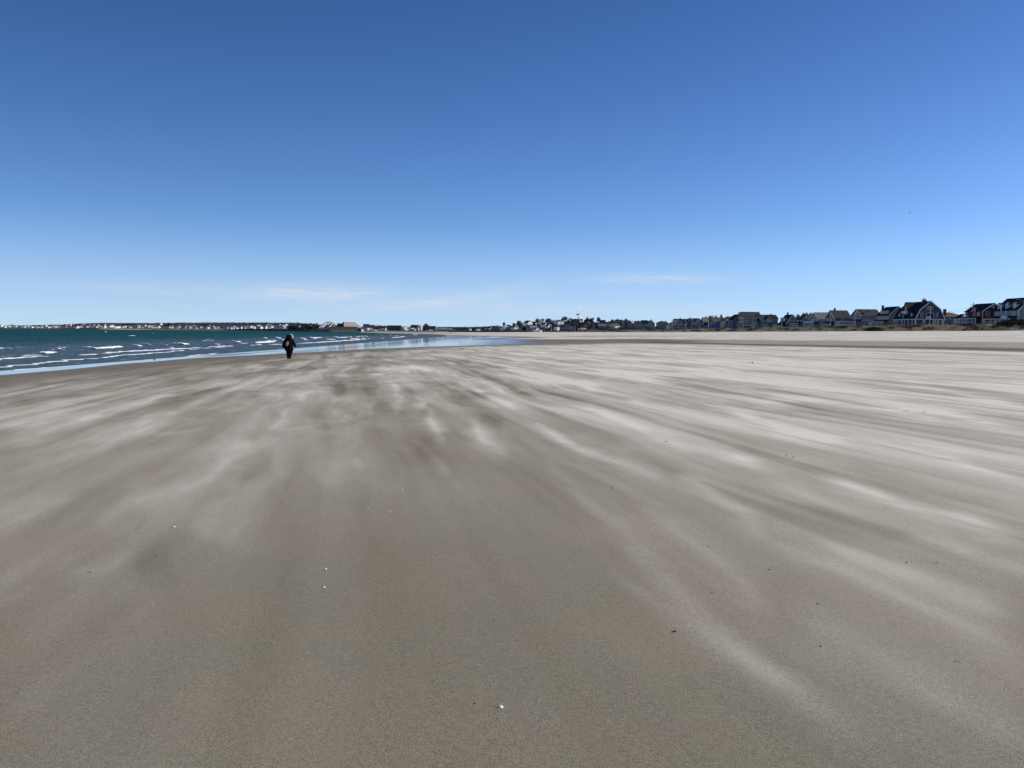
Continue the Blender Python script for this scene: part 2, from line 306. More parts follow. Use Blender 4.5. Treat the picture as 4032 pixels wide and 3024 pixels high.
# drifts of blown sand, each laid along its own line on the beach: line points, half width, strength (negative = bare damp patch)
def to_photo(X_, Y_, Z_):
    dx, dy, dz = X_, Y_, Z_ - EYE; a_ = dx * _r.x + dy * _r.y + dz * _r.z; b_ = dx * _u.x + dy * _u.y + dz * _u.z; c_ = np.maximum(dx * _f.x + dy * _f.y + dz * _f.z, 1e-3)
    return IMW / 2 + FPX * a_ / c_, IMH / 2 - FPX * b_ / c_
q6 = lambda *L_: [(u / 1.58, 1400 + v / 1.58) for u, v in L_]
q7 = lambda *L_: [(1300 + u / 1.58, 1400 + v / 1.58) for u, v in L_]
q8 = lambda *L_: [(2632 + u / 1.58, 1300 + v / 1.58) for u, v in L_]
DRIFTS = [
 ([(1000, 1930), (600, 2080), (250, 2230), (-150, 2400)], 70, 120, .16), ([(750, 2250), (450, 2420), (100, 2640), (-100, 2760)], 80, 120, .12), ([(1150, 1820), (950, 2000), (880, 2160)], 60, 90, .16), ([(2900, 2080), (3300, 2240), (3700, 2420), (4150, 2630)], 40, 70, .20), ([(3250, 2150), (3650, 2300), (4150, 2500)], 32, 54, .22),
 ([(3050, 2420), (3500, 2650), (4100, 2960)], 60, 110, .15), ([(3700, 2150), (4150, 2290)], 28, 40, .24), ([(2450, 1950), (2650, 2080), (2850, 2250), (3050, 2420)], 34, 60, .18), ([(1250, 1480), (1050, 1560), (850, 1640), (600, 1760)], 22, 40, .22), ([(300, 1500), (100, 1540), (-100, 1590)], 22, 30, .22), ([(1450, 1700), (1330, 1790), (1250, 1900)], 50, 70, .16),
 (q7((680, 120), (880, 190), (1020, 260), (1120, 310), (1280, 400), (1480, 540), (1700, 640), (2000, 760), (2212, 900)), 16, 26, .55), (q7((1150, 190), (1300, 260), (1600, 330), (1850, 420), (2000, 500), (2212, 580)) + q8((200, 745), (420, 800), (560, 840), (700, 900)), 14, 22, .70),
 (q8((-100, 380), (200, 440), (380, 500), (620, 570), (900, 640), (1200, 690), (1500, 750), (1750, 810), (1950, 880), (2300, 990)), 12, 26, .62), (q8((880, 910), (1150, 1000), (1400, 1090), (1650, 1160), (1900, 1220), (2300, 1370)), 22, 34, .50), (q8((430, 860), (700, 960), (950, 1080), (1200, 1180), (1450, 1250), (1700, 1330), (2000, 1420)), 26, 36, .36),
 (q8((0, 880), (200, 960), (350, 1050), (550, 1200), (700, 1300)), 30, 44, .30), (q8((280, 380), (600, 430), (900, 440), (1200, 480), (1530, 540), (1900, 565)), 14, 18, .42), (q8((880, 360), (1200, 400), (1450, 460), (1700, 510), (1950, 570), (2300, 640)), 12, 16, .45), (q8((1350, 290), (1700, 370), (2300, 505)), 9, 12, .40), (q8((0, 230), (400, 290), (800, 330), (1100, 370)), 8, 12, .38), (q8((100, 180), (600, 215), (1100, 250), (1700, 300), (2212, 350)), 8, 12, .35),
 ([(2150, 1760), (2230, 1900), (2340, 2040), (2500, 2170), (2690, 2350), (2850, 2500), (2990, 2620), (3180, 2760), (3400, 2930), (3600, 3080)], 30, 90, .22), ([(2400, 2250), (2650, 2420), (2950, 2600), (3200, 2740)], 26, 50, .16), ([(3000, 2350), (3400, 2560), (3800, 2800)], 60, 90, .10),
 (q6((1150, 170), (900, 270), (700, 360), (450, 440), (200, 510), (-60, 570)), 12, 20, .42), (q6((1500, 270), (1250, 340), (1000, 450), (700, 520), (400, 600), (0, 700)), 22, 34, .26), (q6((2050, 380), (1750, 480), (1500, 570), (1350, 640), (1280, 750), (1150, 830), (900, 900), (600, 960)), 34, 56, .34), (q6((500, 800), (300, 900), (150, 990), (-60, 1100)), 24, 34, .26), (q6((450, 320), (250, 400), (0, 460)), 50, 60, .20), (q6((1800, 60), (1880, 130), (1950, 180), (1850, 280), (1700, 420), (1640, 500)), 18, 34, .36),
 (q6((1000, 760), (800, 860), (700, 1000), (640, 1100)), 50, 70, .14), (q6((1360, 820), (1300, 1000), (1250, 1150)), 34, 46, .14), (q6((350, 1350), (650, 1300), (850, 1240)), 26, 36, .12), (q6((700, 120), (400, 190), (100, 260)), 10, 14, .22), (q6((1150, 330), (950, 400), (800, 440)), 12, 16, .20),
 (q7((180, 100), (330, 140), (430, 210), (440, 300), (410, 360)), 14, 30, .48), (q7((540, 240), (590, 300), (610, 380), (680, 460), (710, 540)), 14, 26, .52), (q7((860, 380), (930, 470), (1000, 560), (1130, 620)), 22, 34, .40), (q7((560, 150), (700, 190), (900, 200), (1000, 250)), 9, 14, .50), (q7((420, 60), (620, 85), (800, 130), (960, 200)), 8, 12, .48), (q7((-60, 330), (100, 380), (200, 330), (330, 350)), 24, 32, .34), (q7((0, 250), (150, 290), (330, 260)), 14, 20, .30), (q7((110, 600), (170, 680), (150, 760)), 30, 40, .18), (q7((600, 600), (660, 660), (640, 720)), 26, 34, .14), (q7((900, 60), (1200, 110), (1500, 170), (1800, 200)), 8, 14, .45), (q7((1300, 60), (1700, 110), (2200, 190)), 8, 12, .45), (q7((1350, 180), (1700, 260), (2100, 310)), 9, 14, .40),
 (q7((480, 140), (600, 175), (760, 190), (920, 240), (1010, 280)), 9, 16, -.50), (q7((190, 205), (300, 200)), 14, 16, -.50), (q7((540, 260), (480, 310), (470, 380)), 20, 26, -.34), (q7((930, 380), (1100, 410)), 26, 30, -.26), (q7((1450, 330), (1700, 380), (1900, 470)), 16, 22, -.22), (q7((480, 560), (640, 480)), 30, 30, -.16), (q6((1480, 760), (1750, 700)), 60, 70, -.18), (q6((900, 1340), (1150, 1280)), 90, 90, -.12), (q6((1420, 200), (1000, 220)), 10, 10, -.26), (q6((2050, 190), (2150, 190)), 10, 12, -.4), (q6((900, 270), (1150, 250)), 14, 14, -.24), (q6((1640, 420), (1850, 300)), 26, 30, -.2),
 (q8((60, 430), (300, 500), (520, 590), (700, 660)), 16, 30, -.25), (q8((850, 1120), (1250, 1220), (1600, 1330)), 22, 26, -.20), (q8((1000, 830), (1500, 960), (2212, 1120)), 34, 40, -.14), (q8((700, 450), (1000, 510)), 9, 12, -.22), (q8((1300, 290), (1600, 340), (2000, 400)), 6, 8, -.20)]
PX_, PY_ = to_photo(BX, BY, BZ); plume = np.zeros_like(BX); vis = (BY > .6) & (R < 90) & (PX_ > -500) & (PX_ < 4500)
vx, vy = PX_[vis], PY_[vis]; acc = np.zeros_like(vx); gx0, gy0 = BX[vis] * .98 + BY[vis] * .2, BY[vis] * .98 - BX[vis] * .2      # across and along the wind
pxm = np.clip((vy - 1290) / 480, .05, 2.5)                       # how large a metre shows there
wa = fbm2(gx0 * 1.1, gy0 * .28, 101, 4); wb2 = fbm2(gx0 * 2.6 + 5, gy0 * .7, 111, 3); wc2 = fbm2(gx0 * .35, gy0 * .12, 121, 3)
vx = vx + 60 * pxm * wa + 34 * pxm * wb2; vy = vy + 26 * pxm * wa + 24 * pxm * wb2 + 22 * pxm * wc2
for pts, w0, w1, k_ in DRIFTS:
    best = np.full(vx.shape, 9.0); fade = np.zeros(vx.shape); P_ = np.array(pts, float); n_ = len(P_) - 1
    for i_ in range(n_):
        ex, ey = P_[i_ + 1] - P_[i_]; tt = np.clip(((vx - P_[i_][0]) * ex + (vy - P_[i_][1]) * ey) / (ex * ex + ey * ey), 0, 1)
        ww = .68 * (w0 + (w1 - w0) * (i_ + tt) / n_); tip = sstep(0, .26, np.minimum((i_ + tt) / n_ + .03, 1.03 - (i_ + tt) / n_)); d_ = np.hypot(vx - P_[i_][0] - tt * ex, vy - P_[i_][1] - tt * ey) / (ww * (.55 + .45 * tip))
        fade = np.where(d_ < best, tip, fade); best = np.minimum(best, d_)
    kk = (.95 if P_[:, 0].mean() < 1500 else .88) * k_ if k_ > 0 else .8 * k_
    acc += kk * fade * (.46 * np.exp(-best ** 2 * 1.1) + .42 * np.exp(-best ** 2 * .14)) * (.95 + .5 * np.clip(wb2 + .5 * wa, -.7, .6))
plume[vis] = acc
dark = np.clip(d2 * 0.9 + 0.42 * damp_edge, 0, 1)
nr, na = BX.shape
idx = np.arange(nr * na).reshape(nr, na)
quads = np.stack([idx[:-1, :-1], idx[:-1, 1:], idx[1:, 1:], idx[1:, :-1]], -1).reshape(-1, 4)

WIND = math.atan2(0.2, 0.98)            # wind axis leans 11 degrees left of +Y
b = NB('blown_sand')
pos = b.coord(rotz=-WIND)               # x across the wind, y along it
# the wind wanders a little: bend the coordinates before stretching them
wb = b.node('ShaderNodeTexNoise'); wb.inputs['Scale'].default_value = 0.11; wb.inputs['Detail'].default_value = 3; b.l.new(b.scaled(pos, (1.0, 0.5, 1)), wb.inputs['Vector'])
wv = b.node('ShaderNodeVectorMath', operation='MULTIPLY_ADD'); b.l.new(wb.outputs['Color'], wv.inputs[0]); wv.inputs[1].default_value = (2.6, 4.0, 0); b.l.new(pos, wv.inputs[2]); wpos = wv.outputs[0]
def ridge(v, lo, hi):
    return b.ramp(b.math('SUBTRACT', 1.0, b.math('ABSOLUTE', b.math('SUBTRACT', b.math('MULTIPLY', v, 2.0), 1.0))), lo, hi)
veil = b.ramp(b.noise(b.scaled(wpos, (1.0, 0.20, 1)), 0.42, 4, 0.55, 0.3), 0.36, 0.68)
rib1 = ridge(b.noise(b.scaled(wpos, (1.0, 0.055, 1), (7, 3, 0)), 0.60, 3, 0.5, 0.2), 0.70, 0.97)
rib2 = ridge(b.noise(b.scaled(wpos, (1.0, 0.045, 1), (3, 8, 0)), 1.5, 3, 0.55, 0.15), 0.62, 0.98)
puff = b.ramp(b.noise(b.scaled(wpos, (1.0, 0.38, 1), (4, 1, 0)), 0.8, 5, 0.6, 0.7), 0.36, 0.70)
mask = b.ramp(b.noise(b.scaled(wpos, (0.6, 0.22, 1), (2, 9, 0)), 0.5, 2, 0.5), 0.34, 0.62)
st = b.math('ADD', b.math('MULTIPLY', veil, 0.32), b.math('ADD', b.math('MULTIPLY', b.math('MULTIPLY', rib1, mask), 0.42), b.math('ADD', b.math('MULTIPLY', b.math('MULTIPLY', rib2, b.attr('fine')), 0.42), b.math('MULTIPLY', puff, 0.22))))
blow_s = b.math('MULTIPLY', st, b.attr('blow'))
dryv = b.math('ADD', b.attr('dry'), b.math('MULTIPLY', b.math('SUBTRACT', blow_s, b.math('MULTIPLY', b.attr('blow'), 0.40)), 0.95))
wisp = b.math('ADD', 0.35, b.math('MULTIPLY', b.math('ADD', puff, b.ramp(b.noise(b.scaled(wpos, (1.0, 0.22, 1), (1, 5, 0)), 2.4, 4, 0.6, 0.4), 0.3, 0.7)), 0.62))
dryv = b.math('ADD', dryv, b.math('MULTIPLY', b.attr('plume'), wisp), True)
tone = b.ramp(b.noise(pos, 0.55, 3, 0.55), 0.35, 0.65)
damp_c = b.mix(tone, (0.212, 0.186, 0.124, 1), (0.228, 0.188, 0.126, 1))
pale_c = b.mix(b.noise(pos, 0.08, 2), (0.745, 0.695, 0.560, 1), (0.81, 0.762, 0.645, 1))
col = b.mix(dryv, damp_c, pale_c)
col = b.mix(b.attr('dark'), col, (0.136, 0.117, 0.09, 1))
grain = b.noise(pos, 170.0, 2, 0.8)
gr2 = b.noise(pos, 38.0, 2, 0.6)
gf = b.math('ADD', b.ramp(grain, 0.28, 0.72, 0.58, 1.42), b.ramp(gr2, 0.3, 0.7, -0.08, 0.08))
gf = b.math('ADD', 1.0, b.math('MULTIPLY', b.math('SUBTRACT', gf, 1.0), b.math('SUBTRACT', 1.0, b.math('MULTIPLY', dryv, 0.75))))
vm = b.node('ShaderNodeVectorMath', operation='SCALE'); b.l.new(col, vm.inputs[0]); b.l.new(gf, vm.inputs['Scale'])
wetc = b.mix(b.attr('wet'), vm.outputs[0], (0.17, 0.155, 0.135, 1))
b.l.new(wetc, b.b.inputs['Base Color'])
b.l.new(b.ramp(b.attr('wet'), 0.2, 0.95, 0.88, 0.05), b.b.inputs['Roughness'])
b.l.new(b.ramp(b.attr('wet'), 0.2, 0.9, 0.12, 0.75), b.b.inputs['Specular IOR Level'])
bp = b.node('ShaderNodeBump'); bp.inputs['Distance'].default_value = 0.004
b.l.new(b.math('MULTIPLY', b.math('SUBTRACT', 1.0, b.attr('wet')), 0.5), bp.inputs['Strength']); b.l.new(grain, bp.inputs['Height']); b.l.new(bp.outputs[0], b.b.inputs['Normal'])
beach = link('beach', mesh_np('beach', np.stack([BX, BY, BZ], -1), quads, mats=[b.m], smooth=True,
    attrs=dict(wet=wet_all, dry=dry, blow=blow, dark=dark, fine=fine, plume=plume)), kind='structure')

# ------------------------------------------------------------------ sea
sang = np.radians(np.linspace(-88, 6, 420)); srad = np.concatenate([np.geomspace(12, 600, 620, endpoint=False), np.geomspace(600, 14000, 60)])
A, R = np.meshgrid(sang, srad); X = np.sin(A) * R; Y = np.cos(A) * R
off = shore_x(Y) - X                                            # metres seaward of the water's edge
amp = sstep(2, 60, off) * sstep(2600, 500, R)
Z = SEA_Z + amp * (0.16 * np.sin(X * 0.36 + 0.03 * Y + 2.2 * fbm2(X * .03, Y * .02, 3, 2)) + 0.17 * fbm2(X * 0.33, Y * 0.14, 21, 3) + 0.06 * fbm2(X * 1.1, Y * 0.6, 31, 2))
Z = Z + 0.012 * sstep(0, 6, off) * fbm2(X * 0.8, Y * 0.3, 41, 3)
shallow = sstep(58, 5, off + 14 * fbm2(X * 0.02, Y * 0.01, 51, 2)) * sstep(900, 250, Y) + 0.25 * sstep(140, 40, off) * sstep(900, 250, Y)
w = NB('sea_water'); wp = w.coord(); wpa = w.scaled(wp, (1, 0.4, 1))
cA = w.mix(w.noise(wpa, 0.05, 4, 0.6), (0.004, 0.050, 0.066, 1), (0.014, 0.090, 0.098, 1))
cB = w.mix(w.noise(wpa, 0.5, 4, 0.6), (0.032, 0.074, 0.092, 1), (0.080, 0.120, 0.140, 1))
lace = w.ramp(w.noise(w.scaled(wp, (1, 0.3, 1)), 0.9, 6, 0.7, 0.8), 0.57, 0.70)
lacef = w.math('MULTIPLY', lace, w.math('MULTIPLY', w.attr('shallow'), 0.6))
wc = w.mix(lacef, w.mix(w.attr('shallow'), cA, cB), (0.55, 0.6, 0.65, 1))
df = w.node('ShaderNodeBsdfDiffuse'); gl = w.node('ShaderNodeBsdfGlossy'); gl.inputs['Roughness'].default_value = 0.12; ms = w.node('ShaderNodeMixShader')
bp = w.node('ShaderNodeBump'); bp.inputs['Strength'].default_value = 1.0; bp.inputs['Distance'].default_value = 0.6
w.l.new(w.noise(wpa, 0.9, 5, 0.65), bp.inputs['Height']); w.l.new(bp.outputs[0], gl.inputs['Normal']); w.l.new(bp.outputs[0], df.inputs['Normal'])
w.l.new(wc, df.inputs['Color']); w.l.new(w.ramp(w.attr('shallow'), 0.0, 1.0, 0.045, 0.16), ms.inputs[0]); w.l.new(df.outputs[0], ms.inputs[1]); w.l.new(gl.outputs[0], ms.inputs[2]); w.l.new(ms.outputs[0], w.out.inputs[0])
nr, na = X.shape; idx = np.arange(nr * na).reshape(nr, na)
quads = np.stack([idx[:-1, :-1], idx[:-1, 1:], idx[1:, 1:], idx[1:, :-1]], -1).reshape(-1, 4)
keep = (off > -8)[:-1, :-1].ravel()
sea = link('sea', mesh_np('sea', np.stack([X, Y, Z], -1), quads[keep], mats=[w.m], smooth=True, attrs=dict(shallow=np.clip(shallow, 0, 1))), kind='structure')

# ------------------------------------------------------------------ breaking crests (white water lying on the sea)
foam_m = material('foam_white', (0.86, 0.88, 0.90), 0.9, 0.05, 2.0, 0.1)
def sea_hit(px, py, z=SEA_Z):
    d = ray(px, py); t = (z - EYE) / d.z; return Vector((d.x * t, d.y * t, z))
def crest(pts, h_px, seed):
    """pts: pixel outline of the foot of a crest, left to right; h_px its height in photo pixels"""
    P = [sea_hit(*p) for p in pts]; rr = random.Random(seed)
    seg = [(b_ - a_).length for a_, b_ in zip(P, P[1:])]; tot = sum(seg)
    n = max(6, min(60, int(tot / 0.35))); rings = []
    for i in range(n + 1):
        d = tot * i / n; k = 0
        while k < len(seg) - 1 and d > seg[k]: d -= seg[k]; k += 1
        p = P[k].lerp(P[k + 1], d / seg[k]); t = i / n
        env = min(1, 5 * t, 5 * (1 - t)) ** 0.6; h = 0.82 * h_px * p.y / FPX
        nz_ = 0.68 + 0.45 * mnoise.noise(Vector((i * 0.43, seed, 0))) + 0.2 * mnoise.noise(Vector((i * 1.3, seed, 5)))
        h = max(0.02, h * env * max(0.22, nz_)); wd = max(h * 1.5, 0.16) * (0.8 + 0.4 * rr.random())
        jog = 0.9 * mnoise.noise(Vector((i * 0.21, seed, 9)))
        prof = [(-wd, -0.06), (-wd * 0.6, h * 0.8), (-wd * 0.1, h), (wd * 0.9, h * 0.62), (wd * 1.9, h * 0.26), (wd * 2.8, -0.06)]
        # crest lies along the shore; its beachward slope (+X) is broadened to catch sun
        rings.append([(p.x + u_ * 0.9 + jog, p.y - u_ * 0.12, p.z + v_ * (0.9 + 0.2 * rr.random())) for u_, v_ in prof])
    MB().loft(rings).build('foam_crest', foam_m, sea, smooth=True)
z8 = lambda u, v: (u / 4.022, 1220 + v / 4.022)
z7 = lambda u, v: (500 + u / 4.022, 1220 + v / 4.022)
z6 = lambda u, v: (1000 + u / 4.608, 1220 + v / 4.608)
z5 = lambda u, v: (1400 + u / 4.022, 1200 + v / 4.022)
CRESTS = [
 (z8, [(-300, 640), (0, 615), (250, 628)], 9), (z8, [(190, 600), (450, 606)], 8), (z8, [(520, 684), (660, 690), (860, 666)], 9), (z8, [(740, 630), (830, 632)], 4),
 (z8, [(860, 606), (980, 630)], 6), (z8, [(930, 590), (1010, 608)], 4), (z8, [(-500, 830), (0, 780), (320, 760), (650, 735)], 5), (z8, [(330, 724), (640, 718)], 4),
 (z8, [(1320, 590), (1440, 614), (1720, 604), (1930, 578)], 9), (z8, [(1030, 575), (1110, 572)], 4), (z8, [(2080, 560), (2212, 572)], 9),
 (z8, [(1060, 712), (1250, 716), (1550, 700)], 4), (z8, [(1570, 692), (1900, 668), (2212, 642)], 4.5), (z8, [(-400, 935), (0, 902), (400, 870), (640, 838)], 2.2),
 (z8, [(640, 836), (1000, 806), (1280, 780)], 3.4), (z8, [(1320, 776), (1540, 768)], 2.4), (z8, [(1560, 762), (1900, 720)], 2.6), (z8, [(1960, 718), (2212, 700)], 2.4),
 (z8, [(540, 985), (850, 955)], 1.6), (z8, [(1860, 848), (2212, 818)], 2.0),
 (z7, [(75, 568), (200, 574)], 9), (z7, [(160, 540), (330, 548)], 8), (z7, [(450, 548), (620, 552)], 5), (z7, [(740, 536), (800, 544), (960, 538)], 9), (z7, [(980, 500), (1015, 506)], 2.5),
 (z7, [(1180, 490), (1240, 494)], 4), (z7, [(1265, 484), (1380, 498)], 5), (z7, [(1650, 490), (1755, 506)], 5.5), (z7, [(1370, 536), (1450, 552)], 4), (z7, [(1440, 562), (1510, 570)], 3),
 (z7, [(0, 662), (400, 640), (700, 622)], 4.5), (z7, [(690, 626), (970, 612)], 5), (z7, [(0, 716), (400, 686), (640, 668)], 2.6), (z7, [(640, 666), (880, 640)], 2.2),
 (z7, [(1010, 602), (1180, 600)], 3.6), (z7, [(1000, 628), (1130, 618)], 2), (z7, [(1180, 610), (1330, 602)], 2), (z7, [(1320, 588), (1670, 572)], 3.6), (z7, [(1350, 600), (1570, 590)], 1.6),
 (z7, [(1780, 528), (1900, 528)], 1.6), (z7, [(2030, 520), (2212, 514)], 4), (z7, [(1940, 562), (2020, 560)], 2.5), (z7, [(2040, 556), (2120, 556)], 4), (z7, [(620, 592), (680, 602)], 3),
 (z6, [(20, 594), (200, 588), (350, 575)], 8), (z6, [(290, 548), (370, 560)], 4), (z6, [(20, 636), (125, 636)], 5), (z6, [(180, 508), (235, 530)], 5), (z6, [(395, 502), (470, 526)], 6), (z6, [(480, 540), (545, 556)], 5),
 (z6, [(250, 632), (540, 626)], 3), (z6, [(750, 616), (1300, 584), (1940, 540)], 3.2), (z6, [(830, 514), (890, 526)], 5), (z6, [(895, 550), (970, 550)], 4), (z6, [(1010, 502), (1075, 518)], 6),
 (z6, [(1080, 506), (1220, 500)], 2), (z6, [(1220, 512), (1400, 514)], 6), (z6, [(1450, 494), (1515, 504)], 5), (z6, [(1560, 500), (1690, 496)], 2.4), (z6, [(1680, 494), (1755, 498)], 6), (z6, [(1310, 542), (1475, 534)], 3),
 (z6, [(1590, 530), (1645, 534)], 3), (z6, [(1740, 528), (1900, 522)], 3), (z6, [(1840, 490), (1890, 496)], 4), (z6, [(1905, 486), (1980, 490)], 5), (z6, [(1985, 482), (2035, 486)], 4), (z6, [(1940, 520), (2010, 520)], 3.6), (z6, [(1960, 540), (2020, 540)], 3),
 (z5, [(-10, 552), (80, 548)], 2.4), (z5, [(0, 510), (60, 504)], 3), (z5, [(60, 503), (110, 508)], 3.4), (z5, [(135, 500), (170, 502)], 2.6), (z5, [(80, 532), (140, 532)], 2.4), (z5, [(100, 550), (150, 550)], 2),
 (z5, [(180, 530), (210, 536)], 3), (z5, [(260, 524), (315, 526)], 2.6), (z5, [(400, 530), (440, 530)], 2.4), (z5, [(560, 524), (720, 512)], 1.8), (z5, [(620, 494), (680, 494)], 1.8), (z5, [(700, 510), (770, 502)], 2), (z5, [(380, 482), (420, 484)], 1.6), (z5, [(900, 476), (985, 474)], 1.4), (z5, [(520, 478), (580, 480)], 1.6),
 (z7, [(60, 830), (200, 820), (330, 802)], 2.0), (z7, [(330, 802), (560, 772)], 1.2), (z8, [(0, 1036), (250, 1012), (540, 987)], 1.5), (z8, [(900, 945), (1300, 892), (1860, 850)], 1.3), (z8, [(200, 960), (700, 915)], 1.2), (z7, [(900, 735), (1400, 690)], 1.0),
 (z7, [(20, 408), (115, 408)], 1.6), (z7, [(410, 374), (440, 374)], 1.6), (z8, [(110, 445), (180, 445)], 1.6), (z8, [(1855, 400), (1900, 400)], 1.6), (z8, [(2030, 408), (2130, 408)], 1.4), (z8, [(355, 365), (375, 366)], 2), (z8, [(1660, 348), (1680, 348)], 2),
]
for k, (zf, pts, h) in enumerate(CRESTS): crest([zf(*p) for p in pts], h, k + 1)

# ------------------------------------------------------------------ land: height given along bearings from the beach, then interpolated
def S(px): return (px - IMW / 2) / FPX
COLS = {
 -1500: [(4200, -1), (4215, 2), (4300, 3), (4600, 4), (5200, 5), (9000, 4)],
 -700: [(3900, -1), (3915, 2), (4000, 4), (4200, 5), (4900, 7), (9000, 5)],
 0: [(3300, -1), (3315, 2), (3400, 5), (3600, 8), (4200, 10), (9000, 6)],
 250: [(3000, -1), (3015, 2), (3080, 5), (3250, 12), (3800, 15), (9000, 8)],
 400: [(2500, -1), (2530, 2.5), (2600, 5), (2850, 14), (3400, 20), (9000, 10)],
 560: [(2560, -1), (2570, 3), (2640, 6), (2850, 14), (3400, 21), (9000, 10)],
 700: [(2550, -1), (2560, 3), (2620, 6), (2800, 12), (3300, 24), (9000, 12)],
 900: [(2450, -1), (2465, 2.5), (2530, 5), (2700, 10), (3200, 26), (9000, 12)],
 1060: [(2200, -1), (2215, 5), (2280, 8), (2450, 14), (3100, 25), (9000, 12)],
 1130: [(2050, -1), (2060, 3), (2110, 5), (2250, 11), (2900, 23), (9000, 12)],
 1200: [(1850, -1), (1860, 4), (1890, 8), (1960, 13), (2400, 20), (9000, 12)],
 1300: [(1800, -1), (1810, 4), (1830, 8), (1900, 12), (1990, 18), (9000, 10)],
 1400: [(1800, -1), (1812, 4), (1835, 9), (1850, 10.8), (1990, 13), (9000, 10)],
 1440: [(1780, -1), (1795, 1.5), (1840, 3), (1950, 6), (2100, 13), (9000, 10)],
 1480: [(1500, -.5), (1600, 1.2), (1800, 2.5), (1900, 3.5), (2150, 12), (9000, 10)],
 1600: [(1450, -.5), (1560, 1.2), (1750, 2.5), (1950, 3.5), (2200, 8), (9000, 10)],
 1780: [(1350, .2), (1400, 1.2), (1420, 3), (1700, 4), (2200, 8), (9000, 8)],
 1900: [(1220, .8), (1270, 1.2), (1285, 3.2), (1400, 4), (1700, 6), (9000, 8)],
 2060: [(1060, .9), (1110, 1.3), (1125, 3), (1200, 5), (1350, 12), (9000, 8)],
 2130: [(990, 1), (1030, 1.5), (1045, 3.0), (1110, 8), (1210, 14), (9000, 8)],
 2200: [(930, 1), (965, 1.8), (985, 3.4), (1050, 7.5), (1140, 15), (9000, 8)],
 2300: [(890, 1), (930, 1.9), (950, 3.8), (1010, 8), (1100, 15), (9000, 8)],
 2400: [(880, 1.2), (915, 2.2), (940, 4.2), (1000, 7.5), (1100, 14), (9000, 8)],
}
for px_, zz in ((2500, 9), (2650, 7.5), (2800, 6.4), (3000, 6), (3400, 6), (4032, 6), (5200, 6)):
    s_ = S(px_); ycap = min(1.0, 1.0)
    COLS[px_] = [(136 / s_, 2.4), (142 / s_, 3.7), (148 / s_, 5.0), (158 / s_, 5.4), (230 / s_, zz), (9000, 6)]
CPX = sorted(COLS); CS = np.array([S(p) for p in CPX]); KY = np.array([[k[0] for k in COLS[p]] for p in CPX]); KZ = np.array([[k[1] for k in COLS[p]] for p in CPX])
def zland(X, Y):
    s_ = X / Y; ky = [np.interp(s_, CS, KY[:, j]) for j in range(6)]; kz = [np.interp(s_, CS, KZ[:, j]) for j in range(6)]
    return float(np.interp(Y, ky, kz))
scol = np.unique(np.concatenate([np.linspace(S(-1500), S(1100), 90), np.linspace(S(1100), S(2450), 200), np.linspace(S(2450), S(4100), 330), np.linspace(S(4100), S(5200), 40)]))
rowt = np.concatenate([np.linspace(j, j + 1, n, endpoint=False) for j, n in enumerate((7, 8, 8, 8, 8))] + [[5.0]])
LX = np.zeros((len(rowt), len(scol))); LY = LX.copy(); LZ = LX.copy()
for c, s_ in enumerate(scol):
    ky = [np.interp(s_, CS, KY[:, j]) for j in range(6)]; kz = [np.interp(s_, CS, KZ[:, j]) for j in range(6)]
    yy = np.interp(rowt, range(6), ky); LY[:, c] = yy; LX[:, c] = s_ * yy; LZ[:, c] = np.interp(rowt, range(6), kz)
front = (rowt[:, None] * np.ones(len(scol)))
LZ += np.where((front > 0.2) & (front < 3), 0.55 * fbm2(LX * 0.11, LY * 0.06, 77, 3), 0) * np.where(LX > 60, 1, 0.5)
LZ[0] -= 1.2
sandy = sstep(1.1, 0.3, front + 0.3 * fbm2(LX * .05, LY * .05, 3, 2)) * np.where(LX > -300, 1.0, 0.75)
nr, na = LX.shape; idx = np.arange(nr * na).reshape(nr, na)
quads = np.stack([idx[:-1, :-1], idx[:-1, 1:], idx[1:, 1:], idx[1:, :-1]], -1).reshape(-1, 4)
g = NB('winter_ground'); gp = g.coord()
gc = g.mix(g.noise(gp, 0.22, 5, 0.65), (0.070, 0.060, 0.045, 1), (0.22, 0.185, 0.13, 1))
gc = g.mix(g.attr('sandy'), gc, (0.42, 0.37, 0.30, 1)); g.l.new(gc, g.b.inputs['Base Color']); g.b.inputs['Roughness'].default_value = 0.95; g.b.inputs['Specular IOR Level'].default_value = 0.05
link('inland_ground', mesh_np('inland_ground', np.stack([LX, LY, LZ], -1), quads, mats=[g.m], smooth=True, attrs=dict(sandy=sandy)), kind='structure')

# ------------------------------------------------------------------ houses
white = material('white_paint', (0.78, 0.78, 0.76), 0.6, 0.05)
PAL = dict(
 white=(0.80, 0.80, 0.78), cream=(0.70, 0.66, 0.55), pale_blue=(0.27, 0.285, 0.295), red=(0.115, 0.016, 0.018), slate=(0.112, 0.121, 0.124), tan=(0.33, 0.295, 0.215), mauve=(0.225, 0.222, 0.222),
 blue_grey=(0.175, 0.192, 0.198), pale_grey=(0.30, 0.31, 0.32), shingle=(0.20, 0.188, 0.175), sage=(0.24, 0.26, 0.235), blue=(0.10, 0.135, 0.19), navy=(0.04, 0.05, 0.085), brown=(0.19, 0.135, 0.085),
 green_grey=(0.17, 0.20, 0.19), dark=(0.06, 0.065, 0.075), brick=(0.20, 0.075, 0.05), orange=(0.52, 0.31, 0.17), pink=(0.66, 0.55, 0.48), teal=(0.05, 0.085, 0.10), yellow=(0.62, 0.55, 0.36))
ROOF = dict(black=(0.022, 0.022, 0.027), brown=(0.16, 0.115, 0.075), grey=(0.095, 0.097, 0.092), warm=(0.062, 0.062, 0.056), olive=(0.060, 0.060, 0.038), tan=(0.20, 0.185, 0.125), light=(0.17, 0.175, 0.17), teal=(0.045, 0.065, 0.07), white=(0.6, 0.6, 0.6))
